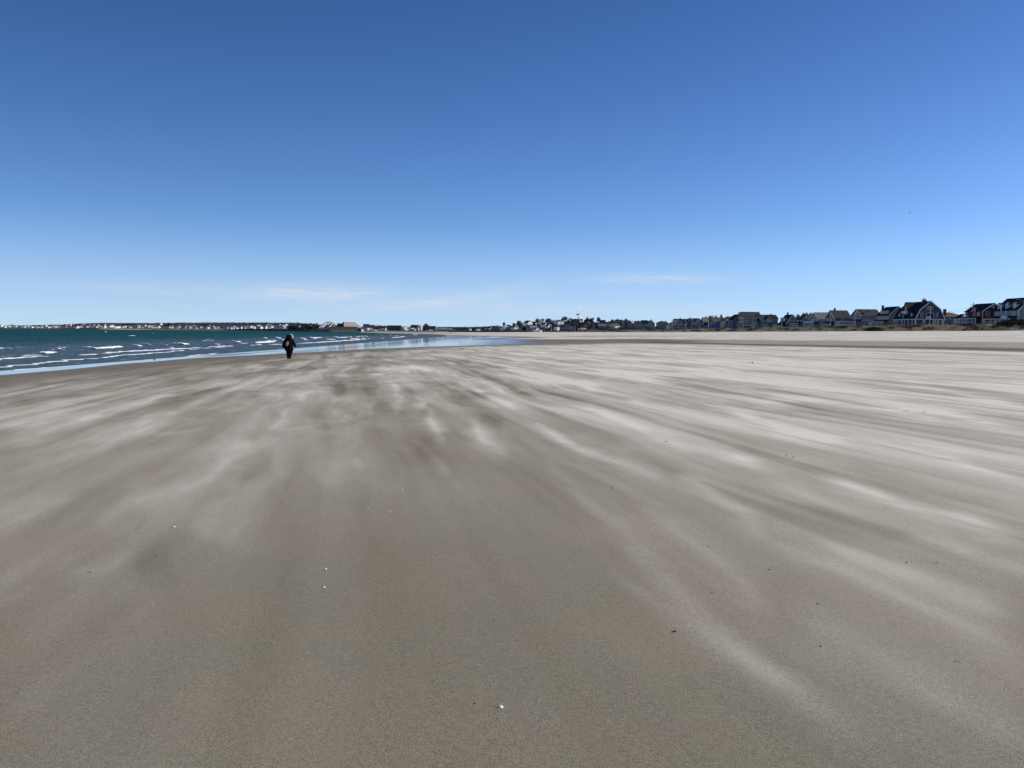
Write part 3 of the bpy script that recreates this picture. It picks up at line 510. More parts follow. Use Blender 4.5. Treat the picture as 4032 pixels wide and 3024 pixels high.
def wall_mat(k): return material('siding_' + k, PAL[k], 0.8, 0.10, 2.0)
def roof_mat(k): return material('shingles_' + k, ROOF[k], 0.9, 0.22, 2.5, 0.1)
glass = material('window_glass', (0.035, 0.042, 0.055), 0.12, 0.2, 1.0, 0.6)
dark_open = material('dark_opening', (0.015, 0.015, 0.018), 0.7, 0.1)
brick_m = material('chimney_brick', (0.16, 0.075, 0.055), 0.9, 0.3, 6.0)
MC = {}
def cached(key, fn):
    if key not in MC: MC[key] = fn()
    return MC[key]

class House:
    def __init__(s, label, px, Y, yref=1280, name='house', cat='house', X=None, base=None, group='houses along the dune', sink=0.0):
        s.Y = Y; p = W(px, yref, Y); s.X = p.x if X is None else X
        zs = [zland(s.X + a, Y + b_) for a in (0, 8) for b_ in (0, 8)]
        s.Z = (min(zs) - 0.2 if base is None else base) - sink
        s.root = tag(empty(name, (s.X, Y, s.Z)), label, cat, group)
    # ---- photo to local coordinates
    def zy(s, py, px=None, dy=0.0):
        px = px if px is not None else 2016 + FPX * s.X / s.Y
        return W(px, py, s.Y + dy).z - s.Z
    def xf(s, px, py=1260): return W(px, py, s.Y).x - s.X                      # on the face that looks at the camera
    def yf(s, px, py=1260, dx=0.0):                                            # on the face that looks at the sea
        d = ray(px, py); return (s.X + dx) * d.y / d.x - s.Y
    # ---- parts
    def mass(s, x0, x1, y0, y1, z0, ze, kind, zr, wall, roof, over=0.4, trim=False, roof_th=0.16):
        wm, rm = wall_mat(wall), roof_mat(roof); th = 0.03; w_ = MB(); r_ = MB(); o = over
        xm, ym = (x0 + x1) / 2, (y0 + y1) / 2; tr = MB()
        def slab_pair(out, axis, a0, a1):
            # out: roof outline from one eave over the ridge to the other; lay a slab on each segment
            n = len(out)
            for k in range(n - 1):
                (u0, v0), (u1, v1) = out[k], out[k + 1]
                L_ = math.hypot(u1 - u0, v1 - v0); du, dv = (u1 - u0) / L_, (v1 - v0) / L_
                if k == 0: u0 -= du * o; v0 -= dv * o
                if k == n - 2: u1 += du * o; v1 += dv * o
                nu, nv = (-dv, du); h_ = roof_th + th
                q = [(u0 + nu * h_, v0 + nv * h_), (u1 + nu * h_, v1 + nv * h_)]
                P = lambda uv, t: (uv[0], t, uv[1]) if axis == 'y' else (t, uv[0], uv[1])
                r_.slab(P(q[0], a0 - o), P(q[1], a0 - o), P(q[1], a1 + o), P(q[0], a1 + o), roof_th)
                if trim and axis == 'y':
                    tr.prism([(u0 + nu * h_, v0 + nv * h_ + .01), (u1 + nu * h_, v1 + nv * h_ + .01), (u1 - nu * .18, v1 - nv * .18), (u0 - nu * .18, v0 - nv * .18)], 'y', a0 - o - 0.05, a0 - o - 0.003)
                if trim and axis == 'x':
                    tr.prism([(u0 + nu * h_, v0 + nv * h_ + .01), (u1 + nu * h_, v1 + nv * h_ + .01), (u1 - nu * .18, v1 - nv * .18), (u0 - nu * .18, v0 - nv * .18)], 'x', a0 - o - 0.05, a0 - o - 0.003)
        if kind == 'gy':
            w_.prism([(x0, z0), (x1, z0), (x1, ze), (xm, zr), (x0, ze)], 'y', y0, y1); slab_pair([(x0, ze), (xm, zr), (x1, ze)], 'y', y0, y1)
        elif kind == 'gx':
            w_.prism([(y0, z0), (y1, z0), (y1, ze), (ym, zr), (y0, ze)], 'x', x0, x1); slab_pair([(y0, ze), (ym, zr), (y1, ze)], 'x', x0, x1)
        elif kind in ('gamy', 'gamx'):
            a, b_ = (x0, x1) if kind == 'gamy' else (y0, y1); m_ = (a + b_) / 2; kx = (b_ - a) * 0.165; kz = ze + (zr - ze) * 0.55
            out = [(a, ze), (a + kx, kz), (m_, zr), (b_ - kx, kz), (b_, ze)]
            ax = 'y' if kind == 'gamy' else 'x'; w_.prism([(a, z0), (b_, z0)] + out[::-1], ax, *((y0, y1) if ax == 'y' else (x0, x1))); slab_pair(out, ax, *((y0, y1) if ax == 'y' else (x0, x1)))
        elif kind == 'hip':
            w_.box(x0, x1, y0, y1, z0, ze); wd, ld = (x1 - x0) / 2 + o, (y1 - y0) / 2 + o; rl = max(ld - wd, 0.0); rw = max(wd - ld, 0.0)
            e = [(x0 - o, y0 - o), (x1 + o, y0 - o), (x1 + o, y1 + o), (x0 - o, y1 + o)]; za, zb_ = ze + .02, ze + .20
            rA, rB = ((xm - rw, ym - rl), (xm + rw, ym + rl))
            for k in range(4): r_.poly([(*e[k], za), (*e[(k + 1) % 4], za), (*e[(k + 1) % 4], zb_), (*e[k], zb_)])
            r_.poly([(*p, za) for p in e[::-1]])
            if rl > 0:
                r_.poly([(*e[0], zb_), (*e[1], zb_), (*rA, zr)]); r_.poly([(*e[1], zb_), (*e[2], zb_), (*rB, zr), (*rA, zr)]); r_.poly([(*e[2], zb_), (*e[3], zb_), (*rB, zr)]); r_.poly([(*e[3], zb_), (*e[0], zb_), (*rA, zr), (*rB, zr)])
            else:
                r_.poly([(*e[0], zb_), (*e[1], zb_), (*rB, zr), (*rA, zr)]); r_.poly([(*e[1], zb_), (*e[2], zb_), (*rB, zr)]); r_.poly([(*e[2], zb_), (*e[3], zb_), (*rA, zr), (*rB, zr)]); r_.poly([(*e[3], zb_), (*e[0], zb_), (*rA, zr)])
        else:  # flat
            w_.box(x0, x1, y0, y1, z0, ze); r_.box(x0 - o, x1 + o, y0 - o, y1 + o, ze + .01, max(zr, ze + .25))
        w_.build('wall', wm, s.root); r_.build('roof', rm, s.root)
        if tr.v: tr.build('rake_trim', white, s.root)
        s.x0, s.x1, s.y0, s.y1, s.ze, s.zr = x0, x1, y0, y1, ze, zr
        return s
    def corner_boards(s, x0, x1, y0, ze, z0=0.0):
        for xx in (x0, x1): MB().box(xx - .13, xx + .13, y0 - .05, y0 + .02, z0, ze).build('corner_board', white, s.root)
    def win(s, face, u, z, w, h, frame='white', mull=1, pane=None, shutters=False, at=None, name='window'):
        """face '-y' (towards the camera; u = x) or '-x' (towards the sea; u = y); centre u,z"""
        fm = white if frame == 'white' else material('frame_' + frame, PAL[frame], 0.7, 0.1); pm = pane or glass
        def mk_frame():
            m_ = MB(); a = 0.11
            m_.box(-w/2 - a, -w/2, -.07, 0, -h/2 - a, h/2 + a); m_.box(w/2, w/2 + a, -.07, 0, -h/2 - a, h/2 + a)
            m_.box(-w/2, w/2, -.07, 0, -h/2 - a, -h/2); m_.box(-w/2, w/2, -.07, 0, h/2, h/2 + a)
            for k in range(1, mull): xx = -w/2 + w * k / mull; m_.box(xx - .05, xx + .05, -.065, 0, -h/2, h/2)
            m_.box(-w/2, w/2, -.055, 0, -.03, .03)
            return m_.mesh('window_frame', fm)
        key = ('win', round(w, 2), round(h, 2), frame, mull)
        o = link(name, cached(key, mk_frame), s.root)
        p = link('pane', cached(('pane', round(w, 2), round(h, 2), pm.name), lambda: MB().box(-w/2, w/2, -.03, 0.02, -h/2, h/2).mesh('pane', pm)), o)
        d = at if at is not None else (s.y0 if face == '-y' else s.x0)
        if face == '-y': o.location = (u, d - .003, z)
        else: o.location = (d - .003, u, z); o.rotation_euler = (0, 0, -math.pi / 2)
        if shutters:
            sm = material('shutter_black', (0.02, 0.022, 0.028), 0.6, 0.1)
            me = cached(('shut', round(h, 2)), lambda: MB().box(-.22, .22, -.06, 0, -h/2 - .05, h/2 + .05).mesh('shutter', sm))
            for sg in (-1, 1): q = link('shutter', me, o); q.location = (sg * (w / 2 + .36), 0, 0)
        return o
    def rect(s, face, u0, u1, z0, z1, mat, name, proud=0.05, at=None):
        d = at if at is not None else (s.y0 if face == '-y' else s.x0)
        if face == '-y': return MB().box(u0, u1, d - proud, d + .02, z0, z1).build(name, mat, s.root)
        return MB().box(d - proud, d + .02, u0, u1, z0, z1).build(name, mat, s.root)
    def chimney(s, x, y, z0, z1, w=0.8, mat=None):
        c = MB().box(x - w/2, x + w/2, y - w/2, y + w/2, z0, z1).box(x - w/2 - .08, x + w/2 + .08, y - w/2 - .08, y + w/2 + .08, z1 - .22, z1 + .02); c.build('chimney', mat or brick_m, s.root)
    def dormer(s, face, u, w, z0, ze, zr, depth, wall, roof, front=0.0, glassw=None, shed=False, winframe='white'):
        """a dormer whose front stands `front` m behind the face and whose roof runs `depth` back"""
        wm, rm = wall_mat(wall), roof_mat(roof)
        d0 = (s.y0 if face == '-y' else s.x0) + front; m_ = MB(); r_ = MB()
        prof = [(u - w/2, z0), (u + w/2, z0), (u + w/2, ze), (u, zr), (u - w/2, ze)] if not shed else [(u - w/2, z0), (u + w/2, z0), (u + w/2, ze), (u - w/2, ze)]
        ax = 'y' if face == '-y' else 'x'; m_.prism(prof, ax, d0, d0 + depth)
        P = (lambda a, t, z: (a, t, z)) if ax == 'y' else (lambda a, t, z: (t, a, z)); o = .18
        if shed: r_.slab(P(u - w/2 - o, d0 - .3, ze + .16), P(u + w/2 + o, d0 - .3, ze + .16), P(u + w/2 + o, d0 + depth, zr + .16), P(u - w/2 - o, d0 + depth, zr + .16), .12)
        else:
            k = (zr - ze) / (w / 2)
            for sg in (-1, 1): r_.slab(P(u + sg * (w/2 + o), d0 - .2, ze - k * o + .14), P(u, d0 - .2, zr + .14), P(u, d0 + depth, zr + .14), P(u + sg * (w/2 + o), d0 + depth, ze - k * o + .14), .1)
        dm = m_.build('dormer', wm, s.root); r_.build('dormer_roof', rm, dm)
        if glassw:
            wn_ = s.win(face, u, z0 + (ze - z0) * 0.55, glassw, (ze - z0) * 0.62, winframe, at=d0); wn_.parent = dm
        return dm
    def porch(s, face, u0, u1, depth, zbeam, roof, posts, zroof=None, rail=True, zfloor=0.5, wallz=None):
        """open porch on posts in front of a face"""
        d = (s.y0 if face == '-y' else s.x0); rm = roof_mat(roof); zr = zroof or zbeam + .9
        P = (lambda a, t, z: (a, t, z)) if face == '-y' else (lambda a, t, z: (t, a, z))
        def bx(a0, a1, t0, t1, z0, z1):
            return MB().box(a0, a1, t0, t1, z0, z1) if face == '-y' else MB().box(t0, t1, a0, a1, z0, z1)
        r_ = MB(); r_.slab(P(u0 - .2, d - depth - .3, zbeam + .32), P(u1 + .2, d - depth - .3, zbeam + .32), P(u1 + .2, d - .01, zr), P(u0 - .2, d - .01, zr), .12)
        pr = r_.build('porch_roof', rm, s.root)
        bx(u0, u1, d - depth - .12, d - depth + .12, zbeam - .05, zbeam + .24).build('porch_beam', white, pr)
        pm = cached(('post', round(zbeam, 1)), lambda: MB().box(-.11, .11, -.11, .11, 0, zbeam - .05).mesh('post', white))
        for a in posts:
            q = link('post', pm, s.root); q.location = P(a, d - depth, 0)
        bx(u0, u1, d - depth - .25, d - .01, -1.5, zfloor).build('porch_deck', material('deck_grey', (0.2, 0.19, 0.18)), s.root)
        if rail:
            m_ = MB(); t = d - depth; n = max(2, int((u1 - u0) / .35))
            for z_ in (zfloor + .12, zfloor + .95):
                m_.box(*((u0, u1, t - .03, t + .03) if face == '-y' else (t - .03, t + .03, u0, u1)), z_, z_ + .07)
            for k in range(n):
                a = u0 + (u1 - u0) * (k + .5) / n; m_.box(*((a - .025, a + .025, t - .02, t + .02) if face == '-y' else (t - .02, t + .02, a - .025, a + .025)), zfloor + .19, zfloor + .95)
            m_.build('railing', white, s.root)
        return s

ROWX = 165.0
def rowY(px, X=ROWX):
    d = ray(px, 1260); return X * d.y / d.x
zA = lambda u, v: (3500 + u / 8.508, 1160 + v / 8.508)
zB = lambda u, v: (3740 + u / 7.575, 1150 + v / 7.575)
zC = lambda u, v: (3120 + u / 6.506, 1190 + v / 6.506)
zD = lambda u, v: (2880 + u / 7.9, 1200 + v / 7.9)
zE = lambda u, v: (2600 + u / 6.9125, 1220 + v / 6.9125)
zF = lambda u, v: (2300 + u / 6.32, 1230 + v / 6.32)
zG = lambda u, v: (2100 + u / 6.9125, 1230 + v / 6.9125)
zH = lambda u, v: (1850 + u / 7.9, 1230 + v / 7.9)
zI = lambda u, v: (1460 + u / 7.373, 1260 + v / 7.373)
zJ = lambda u, v: (1150 + u / 6.703, 1240 + v / 6.703)

# --- pale blue house with three dormers (right edge)
def pw(h, zf, u, v, w, hh, face='-y', **k):
    px, py = zf(u, v)
    if face == '-y': return h.win('-y', h.xf(px, py), h.zy(py, px), w, hh, **k)
    yy = h.yf(px, py); return h.win('-x', yy, W(px, py, h.Y + yy).z - h.Z, w, hh, **k)
h = House('pale blue house with three white gabled dormers at the edge of view', 4007.3, rowY(4007.3), X=ROWX)
ze = h.zy(1219, 4007); L1 = h.yf(3913); h.mass(0, 9, 0, L1, 0, ze, 'gy', ze + 4.0, 'pale_blue', 'black', trim=True); h.corner_boards(0.1, 8.9, 0, ze)
for u in (1465, 1690, 1915):
    yy = h.yf(zB(u, 400)[0], dx=0.5); h.dormer('-x', yy, 1.5, ze + .1, ze + 1.9, ze + 2.5, 3.2, 'white', 'grey', front=0.35, glassw=0.75)
for u in (1430, 1670, 1900): pw(h, zB, u, 640, 1.9 if u == 1900 else 1.3, 1.5 if u == 1900 else 1.9, '-x', frame='pale_grey', pane=material('pale_glass', (0.30, 0.36, 0.40), 0.2, 0.1))  # panes in an even pale blue grey
pw(h, zB, 2120, 620, 1.1, 1.6)
zb = h.zy(zB(0, 800)[1], 3980); h.porch('-x', 0.2, L1 + 1.5, 2.6, zb, 'black', [0.3, 2.5, 5, 7.5, 10, L1 + 1.2], zroof=zb + 1.1)
pd = MB().prism([(1.0, zb + .25), (4.6, zb + .25), (2.8, zb + 1.35)], 'x', -2.95, -2.2); pd.build('portico_gable', white, h.root)
# --- dark red house
h = House('dark red house with white trimmed gable and small porch', 3866.7, rowY(3866.7), X=ROWX)
ze = h.zy(1224.6, 3867); zr = h.zy(1194.5, 3911); h.mass(0, 7.9, 0, 10.2, 0, ze, 'gy', zr, 'red', 'black', trim=True); h.corner_boards(0.1, 7.8, 0, ze)
pw(h, zB, 1290, 425, 0.75, 1.0); pw(h, zB, 1125, 640, 0.95, 1.4); pw(h, zB, 855, 650, 1.3, 1.4, '-x'); pw(h, zB, 740, 640, .8, 1.3, '-x', pane=dark_open); pw(h, zB, 500, 640, .9, 1.9, '-x', pane=dark_open)
yy = h.yf(zB(705, 500)[0]); h.dormer('-x', yy, 2.6, ze - .1, ze + .05, ze + 1.15, 3.0, 'pale_grey', 'grey', front=-0.45)
yb = h.yf(zB(515, 700)[0]); h.rect('-x', yb - 1.1, yb + 1.1, h.zy(1251), h.zy(1241), white, 'balcony_rail', proud=0.9)
zb = h.zy(zB(0, 790)[1], 3850); h.porch('-x', 0.1, 13.5, 2.2, zb, 'black', [0.2, 2.4, 4.6, 6.2, 8.2, 10.0, 11.6, 13.2], zroof=zb + .9)
MB().slab((-2.4, 10.3, zb + .4), (0.2, 10.3, zb + 1.9), (0.2, 13.6, zb + 1.9), (-2.4, 13.6, zb + .4), .15).build('lean_to_roof', roof_mat('black'), h.root)
# --- hip-roofed house behind
h = House('blue grey cottage with brown hip roof and brick chimney, set back', 3716, 338, yref=1265, base=4.6, group='houses behind the front row')
h.mass(0, 9.6, 0, 9.6, 0, h.zy(1249, 3730), 'hip', h.zy(1227.5, 3740), 'blue_grey', 'brown'); h.chimney(.9, 1.2, h.ze - 1, h.zy(1217), .95)
for u in (1880, 2045, 2190): pw(h, zA, u, 830 if u != 2045 else 805, .6, .6)
# --- big gambrel house
h = House('large slate grey gambrel house with white trim and columned porch', 3602.3, rowY(3602.3), X=ROWX)
Wd = h.xf(3718); zv = h.zy(1255, 3605); zk = h.zy(1217.6, 3621); zp = h.zy(1186.4, 3662); LL = 17.4
k = 1.98; out = [(0, zv), (k, zk), (Wd / 2, zp), (Wd - k, zk), (Wd, zv)]
MB().prism([(0, zv)] + [(Wd, zv)] + out[::-1][1:-1], 'y', 0, LL).build('upper_wall', wall_mat('slate'), h.root)
MB().box(1.6, Wd - 1.4, 1.7, LL - .5, 0, zv - .02).build('lower_wall', wall_mat('slate'), h.root)
r_ = MB(); tr = MB(); rm = roof_mat('black')
for (u0, v0), (u1, v1) in zip(out, out[1:]):
    L_ = math.hypot(u1 - u0, v1 - v0); nu, nv = -(v1 - v0) / L_, (u1 - u0) / L_
    r_.slab((u0 + nu * .2, -.45, v0 + nv * .2), (u1 + nu * .2, -.45, v1 + nv * .2), (u1 + nu * .2, LL + .3, v1 + nv * .2), (u0 + nu * .2, LL + .3, v0 + nv * .2), .17)
    tr.prism([(u0 + nu * .22, v0 + nv * .22), (u1 + nu * .22, v1 + nv * .22), (u1 - nu * .2, v1 - nv * .2), (u0 - nu * .2, v0 - nv * .2)], 'y', -.52, -.453)
r_.build('roof', rm, h.root); tr.build('rake_trim', white, h.root)
h.x0, h.x1, h.y0, h.y1, h.ze, h.zr = 0, Wd, 0, LL, zv, zp
pw(h, zA, 1365, 455, 2.6, 1.2, mull=3, shutters=True); pw(h, zA, 1105, 680, .95, 1.5, shutters=True); pw(h, zA, 1610, 680, .95, 1.5, shutters=True)
cx = h.xf(zA(1365, 700)[0]); zc0 = h.zy(zA(0, 800)[1]); zc1 = h.zy(zA(0, 640)[1]); zc2 = h.zy(zA(0, 600)[1])
MB().prism([(cx - 1.55, zc0), (cx + 1.55, zc0), (cx + 1.55, zc1), (cx + .7, zc2), (cx - .7, zc2), (cx - 1.55, zc1)], 'y', -.03, .1).build('recess_shade_panel', dark_open, h.root)  # flat dark panel; the shade of the recess is in its colour
a_ = MB()
for p0, p1 in (((cx - 1.55, zc0), (cx - 1.55, zc1)), ((cx - 1.55, zc1), (cx - .7, zc2)), ((cx - .7, zc2), (cx + .7, zc2)), ((cx + .7, zc2), (cx + 1.55, zc1)), ((cx + 1.55, zc1), (cx + 1.55, zc0))):
    a_.tube((p0[0], -.06, p0[1]), (p1[0], -.06, p1[1]), .12, .12, 5)
a_.build('arch_trim', white, h.root); h.rect('-y', cx - 1.4, cx + .5, zc0, zc0 + .95, white, 'balcony_rail', proud=.2)
yy = h.yf(zA(570, 500)[0], dx=1.0); zt = zp - .2
MB().prism([(yy - 2.4, zv + .3), (yy + 2.4, zv + .3), (yy + 2.4, zk - .3), (yy, zt), (yy - 2.4, zk - .3)], 'x', .75, Wd / 2).build('cross_gable', wall_mat('slate'), h.root)
cg = MB()
for sg in (-1, 1): cg.slab((.4, yy + sg * 2.75, zk - .7), (.4, yy, zt + .2), (Wd / 2, yy, zt + .2), (Wd / 2, yy + sg * 2.75, zk - .7), .15)
cg.build('cross_gable_roof', roof_mat('olive'), h.root)
h.win('-x', yy, zv + 2.0, 1.5, 2.2, at=.75, mull=2); h.win('-x', yy, zk + .6, .8, 1.3, at=.75)
h.rect('-x', yy - 2.2, yy + 2.2, zk - 1.4, zk - .6, white, 'balcony_rail', proud=.9, at=.75)
for u in (320, 725):
    y2 = h.yf(zA(u, 680)[0]); h.dormer('-x', y2, 1.6, zv + .35, zv + 2.3, zv + 3.4, 2.5, 'blue_grey', 'black', front=.35, glassw=.9)
zb = zv - .35
po = [h.xf(zA(u, 900)[0]) for u in (878, 915, 1160, 1215, 1490, 1545, 1665, 1790)] + [Wd - .15]
pm = MB().box(-.13, .13, -.13, .13, 0, zb).mesh('post', white)
for a in po: q = link('post', pm, h.root); q.location = (max(a, .15), .1, 0)
for t in (2.5, 5.5, 8.5, 11.5, 14.5, 17.0): q = link('post', pm, h.root); q.location = (.15, t, 0)
MB().box(-.25, Wd + .25, -.3, .25, zb, zv - .03).box(-.3, .25, .26, LL, zb, zv - .03).build('porch_beam', white, h.root)
MB().box(-.4, Wd + .2, -.4, LL, -1.5, .45).build('porch_deck', material('deck_grey', (0.2, 0.19, 0.18)), h.root)
h.win('-y', 3.2, 1.9, 1.3, 1.7, at=1.7); h.win('-y', 9.3, 1.9, 1.8, 1.5, at=1.7, mull=2)
h.chimney(Wd / 2 - .6, 3.6, zp - 1.2, zp + .75, 1.3); MB().tube((Wd / 2, -.3, zp + .2), (Wd / 2, -.3, zp + .95), .08, .03).build('finial', white, h.root)
cap_ = MB()
for i in range(7): a = i * .9; cap_.tube((Wd / 2 - .6 + .35 * math.cos(a), 3.6 + .35 * math.sin(a), zp + .7), (Wd / 2 - .6 + .6 * math.cos(a), 3.6 + .6 * math.sin(a), zp + 1.5), .12, .04, 4)
cap_.build('chimney_pots', material('chimney_pot', (0.09, 0.05, 0.04)), h.root)
# --- tan-sided gable house left of it
h = House('tan sided gable house with shed dormer beside the gambrel house', 3500, rowY(3500), X=ROWX)
ze = h.zy(1240, 3502); h.mass(0, 7.9, 0, 11, 0, ze, 'gy', h.zy(1207, 3536), 'tan', 'black', trim=True)
MB().box(4.5, 12.5, 3, 10, 0, ze).prism([(3, ze), (10, ze), (6.5, ze + 2.9)], 'x', 4.5, 12.5).build('rear_wing', wall_mat('shingle'), h.root)
for sg in (-1, 1): MB().slab((4.2, 6.5 + sg * 3.9, ze - .25), (4.2, 6.5, ze + 3.1), (12.8, 6.5, ze + 3.1), (12.8, 6.5 + sg * 3.9, ze - .25), .15).build('rear_roof', roof_mat('warm'), h.root)
h.dormer('-x', 5.5, 7.5, ze + .2, ze + 1.9, ze + 2.6, 3.2, 'pale_grey', 'warm', front=.5, shed=True)
for t in (2.6, 4.2, 5.8, 7.4, 8.6): h.win('-x', t, ze + 1.2, .8, 1.0, at=.5)
for t in (1.5, 3.5, 5.5, 7.5, 9.5): h.win('-x', t, ze - 1.4, 1.0, 1.3)
zb = ze - 3.0; h.porch('-x', -.3, 13, 2.6, zb, 'black', [0, 2.2, 4.4, 6.6, 8.8, 11, 12.8], zroof=zb + 1.0)
h.chimney(1.2, 8.5, ze + 1, ze + 4.4, .8)
# --- mauve-grey house with skylights
h = House('grey house with two skylights and white framed windows', 3393, rowY(3393), X=ROWX)
ze = h.zy(1243.5, 3400); zr = h.zy(1218.7, 3400, 6); h.mass(0, 9.2, 0, 12, 0, ze, 'gx', zr, 'mauve', 'warm', trim=True)
for u, v, ww, hh in ((1845, 390, .75, 1.15), (1945, 390, .75, 1.15), (2170, 390, .7, 1.1), (1810, 540, .8, 1.4), (1970, 540, .8, 1.4)): pw(h, zC, u, v, ww, hh)
h.rect('-y', .1, 9.1, h.zy(zC(0, 462)[1]), h.zy(zC(0, 452)[1]), white, 'band_board', .08)
sl = (zr - ze) / 6.0
for u in (1825, 2025):
    xx = h.xf(zC(u, 235)[0]); MB().slab((xx - .5, 3.4, ze + sl * 3.4 + .28), (xx + .5, 3.4, ze + sl * 3.4 + .28), (xx + .5, 4.5, ze + sl * 4.5 + .28), (xx - .5, 4.5, ze + sl * 4.5 + .28), .1).build('skylight', glass, h.root)
xx = h.xf(zC(1895, 280)[0]); MB().box(xx - .55, xx + .55, 1.2, 2.4, ze + .2, ze + 2.4).build('stair_box', wall_mat('pale_grey'), h.root)
for t, z_ in ((2.5, ze - 1.5), (5, ze - 1.5), (7.5, ze - 1.5), (9.8, ze - 1.5), (6, ze + 1.0)): h.win('-x', t, z_, .9, 1.2)
zb = h.zy(1265, 3360); h.porch('-x', -.2, 22, 3.0, zb, 'black', [0, 2.5, 5, 7.5, 10, 12.5, 15, 17.5, 20, 21.8], zroof=zb + 1.1)
# --- slate house with broad roof and chimney
h = House('slate blue house with broad dark roof and centre chimney', 3286, rowY(3286), X=ROWX)
ze = h.zy(1251.5, 3290); zr = h.zy(1223, 3290, 5.7); h.mass(0, 8.4, 0, 11.5, 0, ze, 'gx', zr, 'slate', 'warm', trim=True); h.corner_boards(.1, 8.3, 0, ze)
for u in (880, 925, 1010, 1060): pw(h, zC, u, 440, .8, 1.2, '-x')
h.chimney(h.xf(zC(1195, 200)[0]), 5.7, zr - .5, zr + 1.25, .75); h.rect('-y', .2, 2.9, .2, 3.3, wall_mat('pale_grey'), 'lower_panel', .06)
pw(h, zC, 1280, 445, .8, .9); pw(h, zC, 955, 300, .5, .7, '-x')
zb = h.zy(1276, 3270); h.porch('-x', -2.5, 9, 2.8, zb, 'black', [-2.3, 0, 2.3, 4.6, 6.8, 8.8], zroof=zb + 1.3)
# --- pale house with light roof and deck
h = House('pale blue grey house with light grey roof and fenced deck', 3226, rowY(3226), X=ROWX)
ze = h.zy(1257, 3230); zr = h.zy(1231, 3230, 7); h.mass(0, 9, 0, 13.8, 0, ze, 'gx', zr, 'pale_blue', 'light', trim=True)
pw(h, zC, 570, 370, 1.6, .8, '-x'); pw(h, zC, 755, 485, .7, .8)
for u in (500, 565, 635): pw(h, zC, u, 480, 1.1, 1.6, '-x')
h.porch('-x', -.3, 14, 3.2, h.zy(1272, 3210), 'light', [0, 3.5, 7, 10.5, 13.6], rail=True)
h.rect('-x', 0, 13.8, h.zy(1274, 3210), h.zy(1264, 3210), white, 'deck_fence', .12, at=-3.2)
# --- hip-roofed house with olive roof
h = House('blue grey hip roofed house with olive roof and low porch', 3160.7, rowY(3160.7), X=ROWX)
ze = h.zy(1257.6, 3163); h.mass(0, 8.6, 0, 11, 0, ze, 'hip', h.zy(1235.8, 3170, 4), 'blue_grey', 'olive')
for u in (130, 225): pw(h, zC, u, 495, 1.3, 1.2, '-x')
pw(h, zC, 300, 525, 1.2, 1.0); zb = h.zy(1274, 3150); h.porch('-x', -.2, 11.5, 2.8, zb, 'black', [0, 2.8, 5.6, 8.4, 11.2], zroof=zb + 1.1); h.chimney(3.4, 3.2, h.zr - .8, h.zr + .6, .7)
# --- shingled A-shaped gable with round windows
h = House('grey shingled house with steep white edged gable and round windows', 3095, rowY(3095), X=ROWX)
ze = h.zy(1272.8, 3097); zr = h.zy(1238.6, 3120); h.mass(0, 7.9, 0, 12, 0, ze, 'gy', zr, 'shingle', 'black', trim=True)
for u, v, r in ((1900, 380, .55), (1810, 505, .5), (1950, 505, .5)):
    px, py = zD(u, v); xx, zz = h.xf(px, py), h.zy(py, px); rg = MB(); ring = lambda rr, t: [(xx + rr * math.cos(a), t, zz + rr * math.sin(a)) for a in np.linspace(0, 2 * math.pi, 13)[:-1]]
    o = MB().loft([ring(r + .22, -.01), ring(r + .22, -.09)]).build('round_window', white, h.root); MB().loft([ring(r, -.05), ring(r, -.11)]).build('pane', dark_open, o)
h.dormer('-x', 7.5, 8.5, ze + .4, ze + 3.4, ze + 3.8, 3.4, 'pale_grey', 'grey', front=.7, shed=True)
for t in (4.8, 9.6): h.win('-x', t, ze + 2.0, 1.1, 1.7, at=.7)
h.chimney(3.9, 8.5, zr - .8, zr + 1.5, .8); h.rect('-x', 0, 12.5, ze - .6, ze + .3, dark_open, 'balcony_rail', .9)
h.porch('-x', -2, 14, 3.0, ze - 1.3, 'black', [-1.8, 1, 4, 7, 10, 13.6], zroof=ze - .6)
# --- sage house
h = House('sage green house with dark cross gabled roof and glazed turret', 3010, rowY(3010), X=ROWX)
ze = h.zy(1257.6, 3015); zr = h.zy(1240, 3015, 6); h.mass(0, 8.6, 0, 12, 0, ze, 'gx', zr, 'sage', 'olive')
h.dormer('-y', 3.0, 3.0, ze - .2, ze + .1, zr - .4, 4.5, 'dark', 'black', front=-.3); h.rect('-y', 4.5, 7.5, ze + .9, ze + 1.3, white, 'sill_band', .3)
pw(h, zD, 1120, 520, 1.2, 1.0); h.win('-x', 4, ze - 1.2, 1.1, 1.3); h.win('-x', 8, ze - 1.2, 1.1, 1.3)
oc = lambda r, z: [(-3.2 + r * math.cos(a), 4 + r * math.sin(a), z) for a in np.linspace(0, 2 * math.pi, 9)[:-1]]
MB().loft([oc(2.0, 0), oc(2.0, ze - 1.0)]).build('turret', wall_mat('sage'), h.root); MB().loft([oc(2.6, ze - 1.0), oc(.1, ze + .9)]).build('turret_roof', roof_mat('black'), h.root)
for a in (-2.4, -1.6, -.8): MB().box(-.55, .55, -.05, .05, 0, 1.3).build('pane', glass, h.root).matrix_local = Matrix.Translation((-3.2 + 1.92 * math.cos(a), 4 + 1.92 * math.sin(a), ze - 2.6)) @ Matrix.Rotation(a + math.pi / 2, 4, 'Z')
h.porch('-x', 9, 18, 2.4, 2.6, 'black', [9.2, 12, 15, 17.8]); h.chimney(6, 6, zr - .5, zr + .7, .7)
